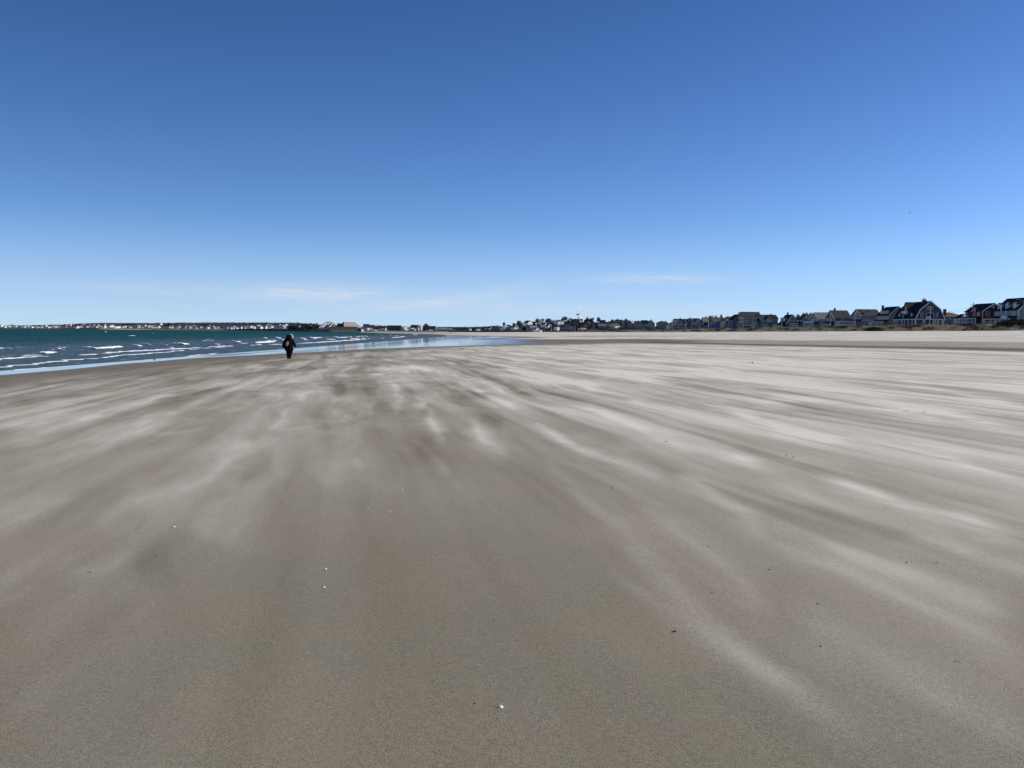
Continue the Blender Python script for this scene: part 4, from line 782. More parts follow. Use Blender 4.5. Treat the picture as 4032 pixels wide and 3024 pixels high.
# --- tall grey shingle house
h = House('tall grey shingled three storey house with many white windows', 2926, rowY(2926), X=ROWX)
ze = h.zy(1245, 2935); zr = h.zy(1228.5, 2940, 6); h.mass(0, 12.6, 0, 12, 0, ze, 'gx', zr, 'shingle', 'warm', over=.5)
for u, v, ww, hh, mu in ((465, 412, 1.6, 1.3, 2), (620, 412, 1.5, 1.3, 2), (780, 416, 1.6, 1.4, 2), (455, 530, 1.9, 1.8, 2), (650, 530, 1.9, 1.8, 2), (745, 540, 1.0, 1.5, 1), (645, 652, 1.6, 1.8, 2)): pw(h, zD, u, v, ww, hh, mull=mu)
h.rect('-y', .4, 5.4, .2, 2.1, material('maroon_panel', (0.035, 0.008, 0.012)), 'porch_front', .08); h.rect('-y', .2, 5.6, 2.3, 2.8, white, 'porch_beam', .5)
h.rect('-y', 0, 7.8, ze - .35, ze - .02, white, 'frieze', .07); h.corner_boards(.1, 7.7, 0, ze)
MB().box(-1, 5, 4, 9, ze + 1.0, zr - .2).build('roof_deck', wall_mat('pale_grey'), h.root)
for t in (2.5, 5, 8): h.win('-x', t, ze - 1.4, 1.0, 1.3); h.win('-x', t, ze - 4.2, 1.0, 1.5)
h.dormer('-y', 10.8, 3.2, ze - 3.2, ze - .2, ze + 1.3, 3, 'pale_grey', 'warm', front=-.5)
# --- its neighbours
h = House('blue gambrel house behind a low glazed porch', 2893, rowY(2885), X=ROWX)
ze = h.zy(1258, 2893); h.mass(0, 9, 0, 10, 0, ze, 'gamy', h.zy(1237.5, 2905), 'blue', 'black')
for u, v in ((150, 392), (185, 392), (218, 392), (140, 510), (182, 510), (228, 510)): pw(h, zD, u, v, .55, 1.1, frame='pale_grey')
h = House('low blue sunroom with a band of windows facing the beach', 2880, 545, base=4.9, X=156.0, name='sunroom', cat='sunroom')
h.mass(0, 4.6, 0, 6, 0, h.zy(1273.5), 'flat', h.zy(1272), 'blue', 'light', over=.2)
for t in (.9, 2.1, 3.4): h.win('-y', t, 2.4, .8, 1.1, frame='blue_grey', pane=material('pale_glass', (0.30, 0.36, 0.40)))
h = House('low grey shingled wing with one white double window', 2905.5, 541, base=4.9, name='house_wing', cat='house')
h.mass(0, 3.6, 0, 6, 0, h.zy(1275.5), 'flat', h.zy(1273.5), 'shingle', 'light', over=.2); h.corner_boards(.1, 3.5, 0, h.ze); pw(h, zD, 285, 648, 1.3, 1.2, mull=2)
# --- tan hip house
h = House('tan stucco house with hip roof, dormer and pale chimney', 2856, rowY(2856), X=ROWX)
ze = h.zy(1263.5, 2858); zr = h.zy(1245, 2870, 4); h.mass(0, 8.2, 0, 15, 0, ze, 'hip', zr, 'tan', 'tan', over=.7)
h.dormer('-y', 4.6, 3.6, ze + .9, ze + 2.1, ze + 2.9, 3.5, 'tan', 'tan', front=1.4)
for t in (3.5, 4.6, 5.7): h.win('-y', t, ze + 1.55, .6, .8, at=1.4, pane=dark_open)
h.chimney(-.6, 10, ze - 1, zr + 1.3, 1.3, wall_mat('tan')); pw(h, zE, 1818, 340, .8, 1.4, pane=dark_open, frame='tan'); pw(h, zE, 1815, 435, 1.6, .5, pane=dark_open, frame='tan')
MB().box(2.6, 4.0, -1.0, -.02, 0, 4.3).build('sunlit_strip', white, h.root)  # white box: a sunlit strip on the tan wall, put into colour
for t in (2, 5, 8, 11): h.win('-x', t, ze - 1.4, 1.0, 1.4); h.win('-x', t, 2.0, 1.2, 1.6, pane=dark_open)

# ---- the farther row and the hill, from a table: label, zoom, u0,u1, v_eave, v_ridge, depth, roof kind, wall, roof, options
def quick(label, zf, u0, u1, ve, vr, Y, kind, wall, roof, wins=(), Ln=None, trim=False, chim=None, porch=False, dorm=(), vb=None, X=None, cat='house', group='houses on the hill', side=True, over=.35, pane=None):
    px0, py0 = zf(u0, ve); px1 = zf(u1, ve)[0]; pyr = zf(u0, vr)[1]
    base = None
    if vb is not None: base = W(px0, zf(u0, vb)[1], Y).z
    h = House(label, px0, Y, yref=py0, group=group, cat=cat, name=cat.replace(' ', '_'), base=base)
    Wd = h.xf(px1, py0); ze = h.zy(py0, px0); Ln = Ln or max(6.5, min(11, Wd)); mid = Ln / 2 if kind in ('gx', 'gamx') else (0 if kind in ('gy', 'gamy') else min(Ln, Wd) / 2)
    h.mass(0, Wd, 0, Ln, min(0, -1.0), ze, kind, max(h.zy(pyr, px0, mid), ze + .3), wall, roof, trim=trim, over=over)
    if wall in ('white', 'cream', 'yellow') and Y > 900: h.root.rotation_euler = (0, 0, .62)
    for (u, v, ww, hh) in wins: pw(h, zf, u, v, ww, hh, pane=pane)
    if side:
        for t in (Ln * .3, Ln * .7): h.win('-x', t, ze - 1.5, 1.0, 1.3)
    if chim is not None: h.chimney(h.xf(zf(chim, vr)[0]), mid or 3, h.zr - .8, h.zr + 1.2, .8)
    if porch: zb = 2.5; h.porch('-x', -.2, Ln + .5, 2.4, zb, 'black', [0, Ln * .33, Ln * .66, Ln], zroof=3.5, rail=False); h.porch('-y', -.2, Wd + .2, 1.8, zb, 'black', [0, Wd * .33, Wd * .66, Wd], zroof=3.4, rail=False); h.rect('-y', .2, Wd - .2, .6, 2.4, dark_open, 'porch_shade_panel', .05)  # dark panel on the front wall: porch shade put into colour
    for (u, w_) in dorm: h.dormer('-y', h.xf(zf(u, ve)[0]), w_, ze + .1, ze + 1.4, ze + 2.1, 2.6, 'white', roof, front=.3, glassw=w_ * .5)
    return h
R1 = 'houses along the dune'
yE = lambda u: rowY(zE(u, 0)[0]); yF = lambda u: rowY(zF(u, 0)[0])
quick('slate blue gabled house with broad grey roof beside the tan house', zE, 1430, 1660, 318, 206, yE(1430), 'gx', 'blue', 'grey', [(1455, 370, .9, 1.3)], Ln=13, group=R1)
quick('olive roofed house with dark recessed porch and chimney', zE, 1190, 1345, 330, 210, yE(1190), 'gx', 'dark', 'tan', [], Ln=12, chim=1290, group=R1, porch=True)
quick('pale blue green house with a dark window in its gable', zE, 960, 1150, 322, 232, yE(960), 'gy', 'sage', 'warm', [(1045, 290, 1.1, 1.1), (1010, 380, 2.4, 1.2), (1100, 375, 1.0, 1.2)], trim=True, Ln=13, group=R1, porch=True)
quick('grey gabled house with pale attic window in the far row', zE, 862, 1035, 330, 232, yE(862) + 14, 'gx', 'mauve', 'grey', [], Ln=10, group=R1)
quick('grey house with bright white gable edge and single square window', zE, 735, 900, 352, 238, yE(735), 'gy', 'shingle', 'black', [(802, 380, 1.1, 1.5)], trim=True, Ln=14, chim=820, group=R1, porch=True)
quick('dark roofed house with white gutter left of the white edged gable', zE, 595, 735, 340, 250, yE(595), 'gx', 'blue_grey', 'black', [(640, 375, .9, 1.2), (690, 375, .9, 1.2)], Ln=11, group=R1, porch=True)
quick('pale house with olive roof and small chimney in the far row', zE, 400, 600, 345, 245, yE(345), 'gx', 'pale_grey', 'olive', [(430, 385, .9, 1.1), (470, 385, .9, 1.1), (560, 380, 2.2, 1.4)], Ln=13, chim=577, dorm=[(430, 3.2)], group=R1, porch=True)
quick('tiny pale gabled shed beside a utility pole', zF, 2078, 2150, 310, 270, yF(2085), 'gy', 'cream', 'grey', [], group=R1, side=False)
quick('hip roofed grey house with deep veranda and rooftop dormer', zF, 1840, 2078, 262, 205, yF(1840), 'hip', 'mauve', 'warm', [(1890, 300, 1.2, 1.2), (2030, 305, 1.0, 1.2)], Ln=12, group=R1, porch=True, dorm=[(1950, 2.6)], trim=True)
quick('pale gabled cottage with white roof edge and tall chimney', zF, 1590, 1760, 275, 195, yF(1590), 'gy', 'pale_grey', 'black', [(1645, 310, .8, 1.0)], trim=True, Ln=16, chim=1680, group=R1, porch=True)
quick('mauve house with plain dark roof between two gables', zF, 1440, 1590, 280, 195, yF(1440) + 10, 'gx', 'mauve', 'black', [], Ln=10, group=R1)
quick('olive roofed house behind a long low porch', zF, 1265, 1440, 285, 215, yF(1265), 'gx', 'pale_grey', 'olive', [(1345, 320, .8, 1.1), (1390, 320, 1.2, 1.1)], Ln=11, chim=1370, group=R1, porch=True)
quick('grey gabled house with one sunlit white dormer', zF, 1060, 1240, 290, 222, yF(1060), 'gy', 'sage', 'warm', [(1100, 270, .8, 1.2), (1180, 325, 1.6, 1.0)], Ln=10, group=R1, porch=True, dorm=[(1190, 4.0)], chim=1215)
quick('white house with sunlit front and dark windows on the beach road', zF, 765, 940, 330, 275, 985, 'gx', 'white', 'grey', [(797, 342, 1.6, 1.1), (800, 398, 2.0, 1.2), (900, 395, 2.4, 1.6)], Ln=9, vb=435)
quick('narrow white three level annex right of the sunlit house', zF, 945, 1000, 340, 330, 980, 'flat', 'pale_grey', 'light', [(972, 362, 1.6, .9), (972, 398, 1.6, 1.1)], Ln=6, vb=445, side=False)
quick('grey green house with two cross gables facing the beach', zF, 362, 548, 335, 290, 985, 'gx', 'green_grey', 'light', [(390, 375, .9, 1.2), (420, 410, .9, 1.4), (480, 380, .9, 1.3)], Ln=9, vb=440)
quick('small teal grey house with sunlit side next to the green gables', zF, 625, 722, 350, 290, 1000, 'gx', 'green_grey', 'light', [(660, 385, .8, 1.0)], Ln=8, vb=440)
quick('lavender gabled house left of the sunlit white house', zF, 722, 770, 330, 280, 1010, 'gy', 'mauve', 'light', [], Ln=9, vb=425, side=False)
quick('dark broad roofed house on the skyline above the white house', zF, 780, 955, 262, 182, 1110, 'gx', 'brown', 'warm', [(850, 255, .6, .8)], Ln=9, vb=300)
quick('low house with white eave on the skyline beside a bare tree', zF, 985, 1085, 222, 200, 1120, 'gx', 'white', 'black', [], vb=260, side=False)
quick('grey hip roofed house on the skyline right of the bare tree', zF, 1085, 1170, 222, 190, 1120, 'hip', 'blue_grey', 'grey', [], vb=262, side=False)
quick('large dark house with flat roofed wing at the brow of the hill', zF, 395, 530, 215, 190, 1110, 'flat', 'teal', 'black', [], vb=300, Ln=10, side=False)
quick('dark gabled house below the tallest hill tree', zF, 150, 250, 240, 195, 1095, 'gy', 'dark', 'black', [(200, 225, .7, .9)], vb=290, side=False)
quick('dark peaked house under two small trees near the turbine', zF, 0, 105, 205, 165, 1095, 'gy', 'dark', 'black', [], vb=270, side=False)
quick('small grey gabled cottage halfway up the hill', zG, 1370, 1480, 325, 280, 1045, 'gy', 'green_grey', 'grey', [(1425, 340, .9, 1.0), (1395, 375, .8, 1.1)], vb=425, side=False)
quick('long dark roofed house with pale window strip below the turbine', zG, 1035, 1262, 245, 180, 1110, 'gx', 'teal', 'black', [(1200, 285, 9.0, 2.6)], vb=310, Ln=11, pane=material('pale_glass', (0.30, 0.36, 0.40)))
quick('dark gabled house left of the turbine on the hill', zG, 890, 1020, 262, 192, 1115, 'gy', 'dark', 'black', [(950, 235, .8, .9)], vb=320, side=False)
quick('grey gabled house nestled under the dark hill houses', zG, 960, 1085, 290, 238, 1080, 'gy', 'blue_grey', 'teal', [], vb=340, side=False)
quick('three storey white house with sunlit upper front and four windows across', zG, 672, 880, 244, 196, 1090, 'hip', 'white', 'warm', [(u, v, 1.1, 1.2) for v in (268, 300, 335) for u in (705, 755, 805, 852)], vb=362, Ln=10)
quick('white house with two chimneys beside the three storey house', zG, 566, 680, 228, 212, 1130, 'flat', 'white', 'white', [(600, 238, .8, .9)], vb=290, chim=634, side=False)
quick('tan roofed white house under the wide leaning tree', zG, 195, 290, 250, 210, 1165, 'gx', 'white', 'tan', [(225, 268, .8, .9)], vb=305, side=False)
quick('white house with stepped front right of the tan roof', zG, 275, 395, 275, 262, 1150, 'flat', 'white', 'light', [(330, 290, .8, .9)], vb=310, side=False)
quick('tall white gable wall with dark roof on the slope', zG, 316, 432, 330, 290, 1085, 'gy', 'white', 'black', [], vb=392, Ln=10, side=False)
quick('white house with wide grey gable and veranda on the slope', zG, 405, 548, 365, 318, 1060, 'gy', 'white', 'black', [(490, 352, 3.2, 1.6)], vb=415, trim=True, side=False)
quick('small white gabled house at the edge of the beach', zG, 66, 192, 468, 416, 1010, 'gy', 'white', 'grey', [(100, 470, .8, 1.0), (130, 470, .8, 1.0), (155, 470, .8, 1.0)], vb=522, trim=True, side=False)
quick('low white shed right of the small beach house', zG, 190, 245, 490, 482, 1005, 'flat', 'white', 'white', [], vb=520, side=False)
quick('white house with outside stair beside the blue row', zG, 648, 735, 400, 388, 1000, 'flat', 'white', 'light', [(690, 430, .8, 1.0)], vb=492, side=False)
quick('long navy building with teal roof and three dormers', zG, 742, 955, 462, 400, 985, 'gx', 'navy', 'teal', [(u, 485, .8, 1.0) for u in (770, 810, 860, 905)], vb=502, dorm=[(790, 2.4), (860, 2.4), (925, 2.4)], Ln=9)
quick('gambrel roofed grey house with white trim beside the blue row', zG, 966, 1086, 440, 375, 975, 'gamy', 'pale_grey', 'teal', [(1030, 410, 1.2, 1.3), (1030, 460, 2.2, 1.4)], vb=505, trim=True, side=False)
quick('low dark boathouse between the gambrel house and the white kiosk', zG, 1086, 1300, 450, 440, 975, 'flat', 'navy', 'black', [], vb=500, side=False, cat='boathouse')
quick('low white flat roofed kiosk with open front on the beach', zG, 1310, 1466, 438, 428, 962, 'flat', 'cream', 'white', [(1345, 465, 3.0, 1.4), (1400, 465, 3.0, 1.4), (1445, 468, 1.6, 1.3)], vb=495, side=False, cat='kiosk', pane=dark_open)
quick('dark blue house on the hill crest left of the tan roof', zG, 120, 190, 250, 228, 1170, 'gy', 'navy', 'black', [], vb=300, side=False)
quick('brown eaved white house with deep porch high on the hill', zH, 1812, 1990, 318, 256, 1160, 'gy', 'white', 'black', [(1895, 292, .9, .9)], vb=358, trim=True)
quick('grey block with white flat roof edge by the shore', zH, 1875, 2085, 470, 408, 1040, 'flat', 'blue_grey', 'white', [(u, 500, 1.2, 1.2) for u in (1920, 1980, 2040)], vb=585, Ln=9)
quick('yellowish cottage with olive roof behind the boulder wall', zH, 1612, 1745, 520, 480, 1180, 'gx', 'yellow', 'olive', [(1650, 535, .8, 1.0), (1700, 535, .8, 1.0)], vb=580)
quick('narrow grey house left of the flat roofed block', zH, 1800, 1875, 470, 430, 1060, 'gy', 'blue_grey', 'warm', [(1835, 500, .8, 1.2)], vb=590, side=False)
quick('white house half hidden by scrub at the left foot of the hill', zH, 1510, 1610, 330, 300, 1240, 'gy', 'tan', 'olive', [(1560, 345, .8, .9)], vb=385, side=False)
quick('pale blue house with dark roof between the sage and the round windowed house', zD, 1262, 1450, 430, 318, rowY(3048), 'gx', 'blue_grey', 'black', [(1300, 490, .9, 1.4), (1360, 490, .9, 1.4)], Ln=11, group=R1, porch=True)
quick('dark roofed house hidden among scrub left of the three storey house', zG, 440, 560, 300, 262, 1120, 'gx', 'dark', 'black', [], vb=340, side=False)
quick('brown shingled house below the dark hill crest houses', zG, 1100, 1230, 350, 318, 1060, 'gx', 'brown', 'warm', [(1160, 370, .8, 1.0)], vb=410, side=False)
quick('low brown roofed house right of the grey cottage', zG, 1500, 1690, 345, 305, 1050, 'gx', 'brown', 'warm', [(1590, 365, 1.0, 1.0)], vb=430, side=False)
quick('dark green house behind the cross gabled house', zG, 1690, 1800, 340, 285, 1060, 'gy', 'green_grey', 'black', [], vb=430, side=False)
quick('brown house on the slope behind the teal grey house', zF, 545, 640, 300, 235, 1075, 'gx', 'brown', 'warm', [], vb=380, side=False)
quick('dark roofed house peeping over the lavender gable', zF, 620, 760, 262, 222, 1105, 'gx', 'teal', 'black', [], vb=320, side=False)
quick('olive roofed house on the skyline left of the hotel trees', zH, 1475, 1560, 300, 262, 1270, 'gx', 'brown', 'olive', [], vb=350, side=False)
quick('dark house under the left bare trees of the hill', zG, -60, 60, 290, 250, 1180, 'gx', 'dark', 'black', [], vb=350, side=False)
quick('pale grey house halfway down the slope above the beach house', zG, 200, 310, 350, 318, 1100, 'gy', 'pale_grey', 'black', [(255, 355, .8, 1.0)], vb=420, side=False)
quick('brown house above the outside stair of the white house', zG, 560, 660, 360, 325, 1060, 'gx', 'brown', 'black', [], vb=430, side=False)
# --- seafront hotel: three linked buildings, church tower
def hotel(label, u0, u1, Y, wall, dorms, wins, balc=True):
    h = quick(label, zH, u0, u1, 470, 425, Y, 'hip', wall, 'black', wins, Ln=12, vb=592, cat='hotel', group='seafront hotels', over=.3, side=False)
    for u in dorms: h.dormer('-y', h.xf(zH(u, 460)[0]), 3.2, h.ze + .2, h.ze + 2.4, h.ze + 3.6, 3.5, 'white', 'black', front=.2, glassw=1.4)
    if wall == 'white': h.root.rotation_euler = (0, 0, .6)
    if balc:
        for v in (505, 540): h.rect('-y', .3, h.x1 - .3, h.zy(zH(0, v)[1]), h.zy(zH(0, v - 8)[1]), white, 'balcony_rail', 1.2)
    return h
hotel('white three storey hotel with balconies and four dormers', 1062, 1362, 1230, 'white', (1095, 1155, 1255, 1330), [(u, v, 2.4, 1.6) for v in (490, 525, 560) for u in (1110, 1180, 1250, 1320)])
hotel('white hotel wing with two dormers right of the main hotel', 1372, 1560, 1225, 'white', (1455, 1520), [(1410, 525, 2.4, 1.6), (1410, 560, 2.4, 1.6), (1515, 520, 1.2, 1.6)])
hotel('slate blue hotel wing with pale balcony band left of the white hotel', 715, 1060, 1240, 'blue_grey', (820, 872), [(855, 520, 17.0, 3.2), (740, 520, 1.4, 1.6), (960, 530, 1.4, 1.6), (1010, 530, 1.4, 1.6)], balc=False)
quick('white fronted narrow block at the left end of the hotels', zH, 648, 710, 485, 450, 1245, 'gy', 'white', 'black', [(675, 520, 1.0, 1.4)], vb=590, cat='hotel', group='seafront hotels', side=False)
quick('dark slate block at the far left end of the hotels', zH, 530, 645, 480, 440, 1250, 'hip', 'blue_grey', 'black', [(585, 520, 1.2, 1.4)], vb=592, cat='hotel', group='seafront hotels', side=False)
h = House('white square tower with dark pyramid roof behind the hotels', zH(1018, 360)[0], 1400, base=4.0, name='church_tower', cat='tower', group=None or 'seafront hotels')
wdt = h.xf(zH(1105, 360)[0]); h.mass(0, wdt, 0, wdt, 0, h.zy(zH(0, 352)[1]), 'hip', h.zy(zH(0, 292)[1]), 'white', 'black'); pw(h, zH, 1078, 380, 1.2, 1.8)
quick('small white cupola roof right of the pyramid tower', zH, 1218, 1252, 398, 380, 1390, 'hip', 'white', 'black', [], vb=470, side=False, cat='cupola', group='seafront hotels')
quick('long low white house with dark upper windows behind the seawall', zH, 225, 348, 520, 500, 1350, 'flat', 'white', 'light', [(u, 530, 1.4, 1.2) for u in (245, 275, 305, 335)], vb=580, group='houses behind the seawall')
quick('house with pale lean roof left of the slate hotel block', zH, 460, 538, 535, 500, 1330, 'gx', 'green_grey', 'light', [], vb=585, side=False, group='houses behind the seawall')
quick('small white house at the left end of the seawall houses', zH, 5, 62, 520, 495, 1400, 'gx', 'white', 'light', [], vb=575, side=False, group='houses behind the seawall')
# --- far middle: apartment blocks and white seafront houses
def block(label, zf, u0, u1, v0, v1, Y, wall, roof='black', bays=0, floors=0, Ln=14, end=None, group='blocks across the bay', cat='apartment block', rz=0.0):
    px0 = zf(u0, v0)[0]; h = House(label, px0, Y, yref=1300, base=W(px0, zf(u0, v1)[1], Y).z, name=cat.replace(' ', '_'), cat=cat, group=group)
    Wd = h.xf(zf(u1, v0)[0]); Ht = h.zy(zf(u0, v0)[1]); h.mass(0, Wd, 0, Ln, -1, Ht, 'flat', Ht + .4, wall, roof, over=.15)
    for b_ in range(bays):
        xx = Wd * (b_ + .5) / bays
        for f_ in range(floors): h.win('-y', xx, Ht * (f_ + .55) / floors, Wd / bays * .5, Ht / floors * .5, frame='mauve' if wall in ('dark', 'navy', 'brick') else 'white')
    if wall in ('white', 'cream', 'yellow', 'pink'): h.root.rotation_euler = (0, 0, .8)
    if end:
        MB().box(Wd + .02, Wd + end[1], 0.5, Ln - .5, -1, Ht - .6).build('end_wall', wall_mat(end[0]), h.root)
    return h
block('dark seven storey apartment block with sunlit orange end wall', zI, 482, 858, 158, 330, 1900, 'dark', bays=6, floors=7, end=('orange', 4.3))
h = block('dark apartment tower with round tanks on its roof', zI, 1512, 1690, 158, 340, 1880, 'navy', bays=4, floors=6)
for u in (1590, 1635): xx = h.xf(zI(u, 0)[0]); MB().tube((xx, 5, h.ze), (xx, 5, h.zy(zI(0, 105 if u == 1590 else 110)[1])), 3.6 if u == 1590 else 1.3, 3.2 if u == 1590 else 1.3, 10).build('roof_tank', wall_mat('dark'), h.root)
block('brown brick block joined to the tower with tanks', zI, 1694, 1868, 178, 332, 1890, 'brick', 'light', bays=3, floors=5, end=('pink', 4.0))
block('slim white tower left of the dark tower', zI, 1456, 1510, 162, 300, 1910, 'white', 'light', bays=1, floors=4)
block('low white pavilion in front of the brown brick block', zI, 1690, 1835, 292, 330, 1860, 'white', 'white', bays=4, floors=1, cat='pavilion')
block('long low white store left of the seven storey block', zI, 52, 240, 288, 330, 1850, 'white', 'light', bays=4, floors=1, cat='store')
block('white stepped house right of the seven storey block', zI, 965, 1118, 208, 300, 1900, 'white', 'light', bays=3, floors=2, cat='house')
block('white house with arched garage under the stepped house', zI, 995, 1118, 262, 335, 1870, 'white', 'light', bays=2, floors=2, cat='house')
block('cream terrace with sunlit upper floor near the slim tower', zI, 1166, 1345, 232, 280, 1900, 'cream', 'light', bays=4, floors=1, cat='terrace house')
block('yellowish house below the cream terrace', zI, 1260, 1370, 270, 325, 1870, 'yellow', 'light', bays=2, floors=2, cat='house')
block('small white house tucked against the slim tower', zI, 1382, 1442, 238, 332, 1875, 'white', 'light', bays=1, floors=3, cat='house')
block('white villa on the wooded slope above the low store', zI, 132, 222, 155, 230, 2080, 'white', 'light', bays=2, floors=3, cat='villa')
block('pinkish house left of the seven storey block', zI, 415, 476, 240, 325, 1880, 'pink', 'light', bays=1, floors=3, cat='house')
block('small white house on the shore left of the pinkish house', zI, 335, 412, 245, 325, 1880, 'white', 'warm', bays=2, floors=2, cat='house')
block('dark long building on the skyline above the white houses', zI, 1155, 1380, 145, 200, 2200, 'navy', bays=5, floors=1, cat='building')
for i, (u, v, w_) in enumerate(((1965, 240, 60), (2030, 238, 55), (2090, 236, 55), (2150, 246, 50), (2205, 240, 50), (2260, 246, 45), (2310, 250, 40))):
    block('white seafront terrace house right of the brick block', zI, u, u + w_, v, 312, 1800, 'white', 'light', bays=1, floors=2, cat='terrace house', group='row of white terrace houses across the bay')
quick('pale bungalow right of the white terrace row', zI, 2345, 2440, 295, 278, 1700, 'gx', 'white', 'grey', [], vb=322, side=False, group='houses behind the seawall')
quick('dark roofed bungalow left of the small seawall house', zI, 2600, 2720, 290, 270, 1600, 'hip', 'pale_grey', 'teal', [], vb=318, side=False, group='houses behind the seawall')
quick('tiny white house on the shore between two bungalows', zI, 2470, 2540, 298, 282, 1680, 'gx', 'white', 'grey', [], vb=320, side=False, group='houses behind the seawall')
# --- headland condominiums
def terrace(label, zf, u0, u1, v0, v1, Y, levels, wall, back, group='terraced apartments on the headland'):
    """levels stepping back up the slope"""
    px0 = zf(u0, v1)[0]; h = House(label, px0, Y, yref=1290, base=W(px0, zf(u0, v1)[1], Y).z, name='terraced_apartments', cat='apartments', group=group)
    h.root.rotation_euler = (0, 0, .75); Wd = h.xf(zf(u1, v1)[0]) / math.cos(.75); Ht = h.zy(zf(u0, v0)[1]); dz = Ht / levels
    for k in range(levels):
        inset = back * k; x0_, x1_ = inset, Wd - inset; y0_ = k * 3.0
        MB().box(x0_, x1_, y0_, y0_ + 8, k * dz, (k + 1) * dz - .35).build('storey', wall_mat('dark'), h.root)
        MB().box(x0_ - .3, x1_ + .3, y0_ - 1.6, y0_ - .02, k * dz - .2, k * dz + dz * .34).build('balcony_front', wall_mat(wall), h.root)
        n = max(2, int(Wd / 6))
        for j in range(n + 1):
            xx = x0_ + (x1_ - x0_) * j / n; MB().box(xx - .5, xx + .5, y0_ - 1.4, y0_ + 1, k * dz + dz * .5, (k + 1) * dz - .36).build('pier', wall_mat(wall), h.root)
    MB().box(back * levels, Wd - back * levels, levels * 3.0 - 1, levels * 3.0 + 8, Ht - .3, Ht + .5).build('roof', wall_mat(wall), h.root)
terrace('big pinkish terraced apartment building on the bluff', zJ, 1368, 1745, 188, 322, 1870, 5, 'pink', 1.9)
def stepped(label, cells, Y, wall='white'):
    px0, py0 = zJ(cells[0][0], cells[0][1]); h = House(label, px0, Y, yref=py0, base=W(px0, zJ(0, 372)[1], Y).z, name='stepped_apartments', cat='apartments', group='terraced apartments on the headland')
    for i, (u, v) in enumerate(cells):
        px, py = zJ(u, v); xx, zz = h.xf(px), h.zy(py, px0); dpt = zz * .9
        q = MB().box(-2.2, 2.2, -1.5, 1.5, zz - .3, zz + 2.2).build('balcony_front', wall_mat(wall), h.root); q.location = (xx + 1.6, dpt + 1.5, 0); q.rotation_euler = (0, 0, .6)
        MB().box(xx - .9, xx + 3.6, dpt + 2.0, dpt + 9, max(-1, zz - 4), zz + 3.0).build('storey', wall_mat('dark'), h.root)
stepped('stepped white apartments climbing the headland, lower flight', [(700 + 27 * k, 345 - 27 * k) for k in range(6)] + [(740 + 30 * k, 360 - 29 * k) for k in range(5)], 1850)
stepped('stepped white apartments climbing the headland, middle flight', [(790 + 27 * k, 370 - 30 * k) for k in range(6)] + [(850, 215), (880, 240)], 1860)
stepped('stepped white apartments climbing the headland, upper flight', [(910 + 24 * k, 370 - 28 * k) for k in range(6)] + [(900, 210), (930, 205), (960, 240)], 1870, 'cream')
block('cream apartment house topping the stepped flights', zJ, 985, 1065, 205, 290, 1900, 'cream', 'light', bays=3, floors=3, cat='apartments', group='terraced apartments on the headland')
block('narrow cream gable beside the stepped apartments', zJ, 1090, 1115, 220, 300, 1890, 'cream', 'light', bays=1, floors=3, cat='apartments', group='terraced apartments on the headland')
block('dark house between the stepped and the pinkish apartments', zJ, 1190, 1345, 225, 312, 1900, 'dark', 'black', bays=3, floors=2, cat='house', group='houses on the headland')
quick('white gabled house with tall windows left of the stepped apartments', zJ, 488, 556, 300, 262, 1900, 'gy', 'white', 'grey', [], vb=350, side=False, group='houses on the headland')
quick('small white house under the dark trees of the headland', zJ, 440, 478, 300, 255, 1905, 'gx', 'white', 'grey', [], vb=350, side=False, group='houses on the headland')
quick('white gabled house right of the long teal building', zJ, 192, 252, 300, 265, 1930, 'gy', 'white', 'grey', [], vb=348, side=False, group='houses on the headland')
quick('white house at the crest above the stepped apartments', zJ, 560, 640, 250, 232, 1960, 'gx', 'white', 'grey', [], vb=300, side=False, group='houses on the headland')
block('long low teal building with tan arcade on the shore', z6, 612, 815, 300, 372, 2030, 'teal', 'black', bays=0, floors=0, cat='long building', group='houses on the headland')
for i in range(10):
    pass
block('white round fronted house at the foot of the bluff', zJ, 1835, 1895, 378, 450, 1790, 'white', 'light', bays=1, floors=3, cat='house', group='houses on the headland')
quick('dark roofed boathouse at the foot of the bluff', zJ, 1745, 1832, 420, 375, 1790, 'gx', 'navy', 'black', [], vb=450, side=False, group='houses on the headland', cat='boathouse')
block('white box shaped building on the shore right of the bluff', zJ, 1990, 2128, 352, 432, 1840, 'white', 'white', bays=3, floors=2, cat='building', group='houses on the headland')
block('low flat dark building on the hill right of the bluff', zJ, 1872, 2030, 242, 290, 2100, 'blue_grey', bays=4, floors=1, cat='building', group='houses on the headland')
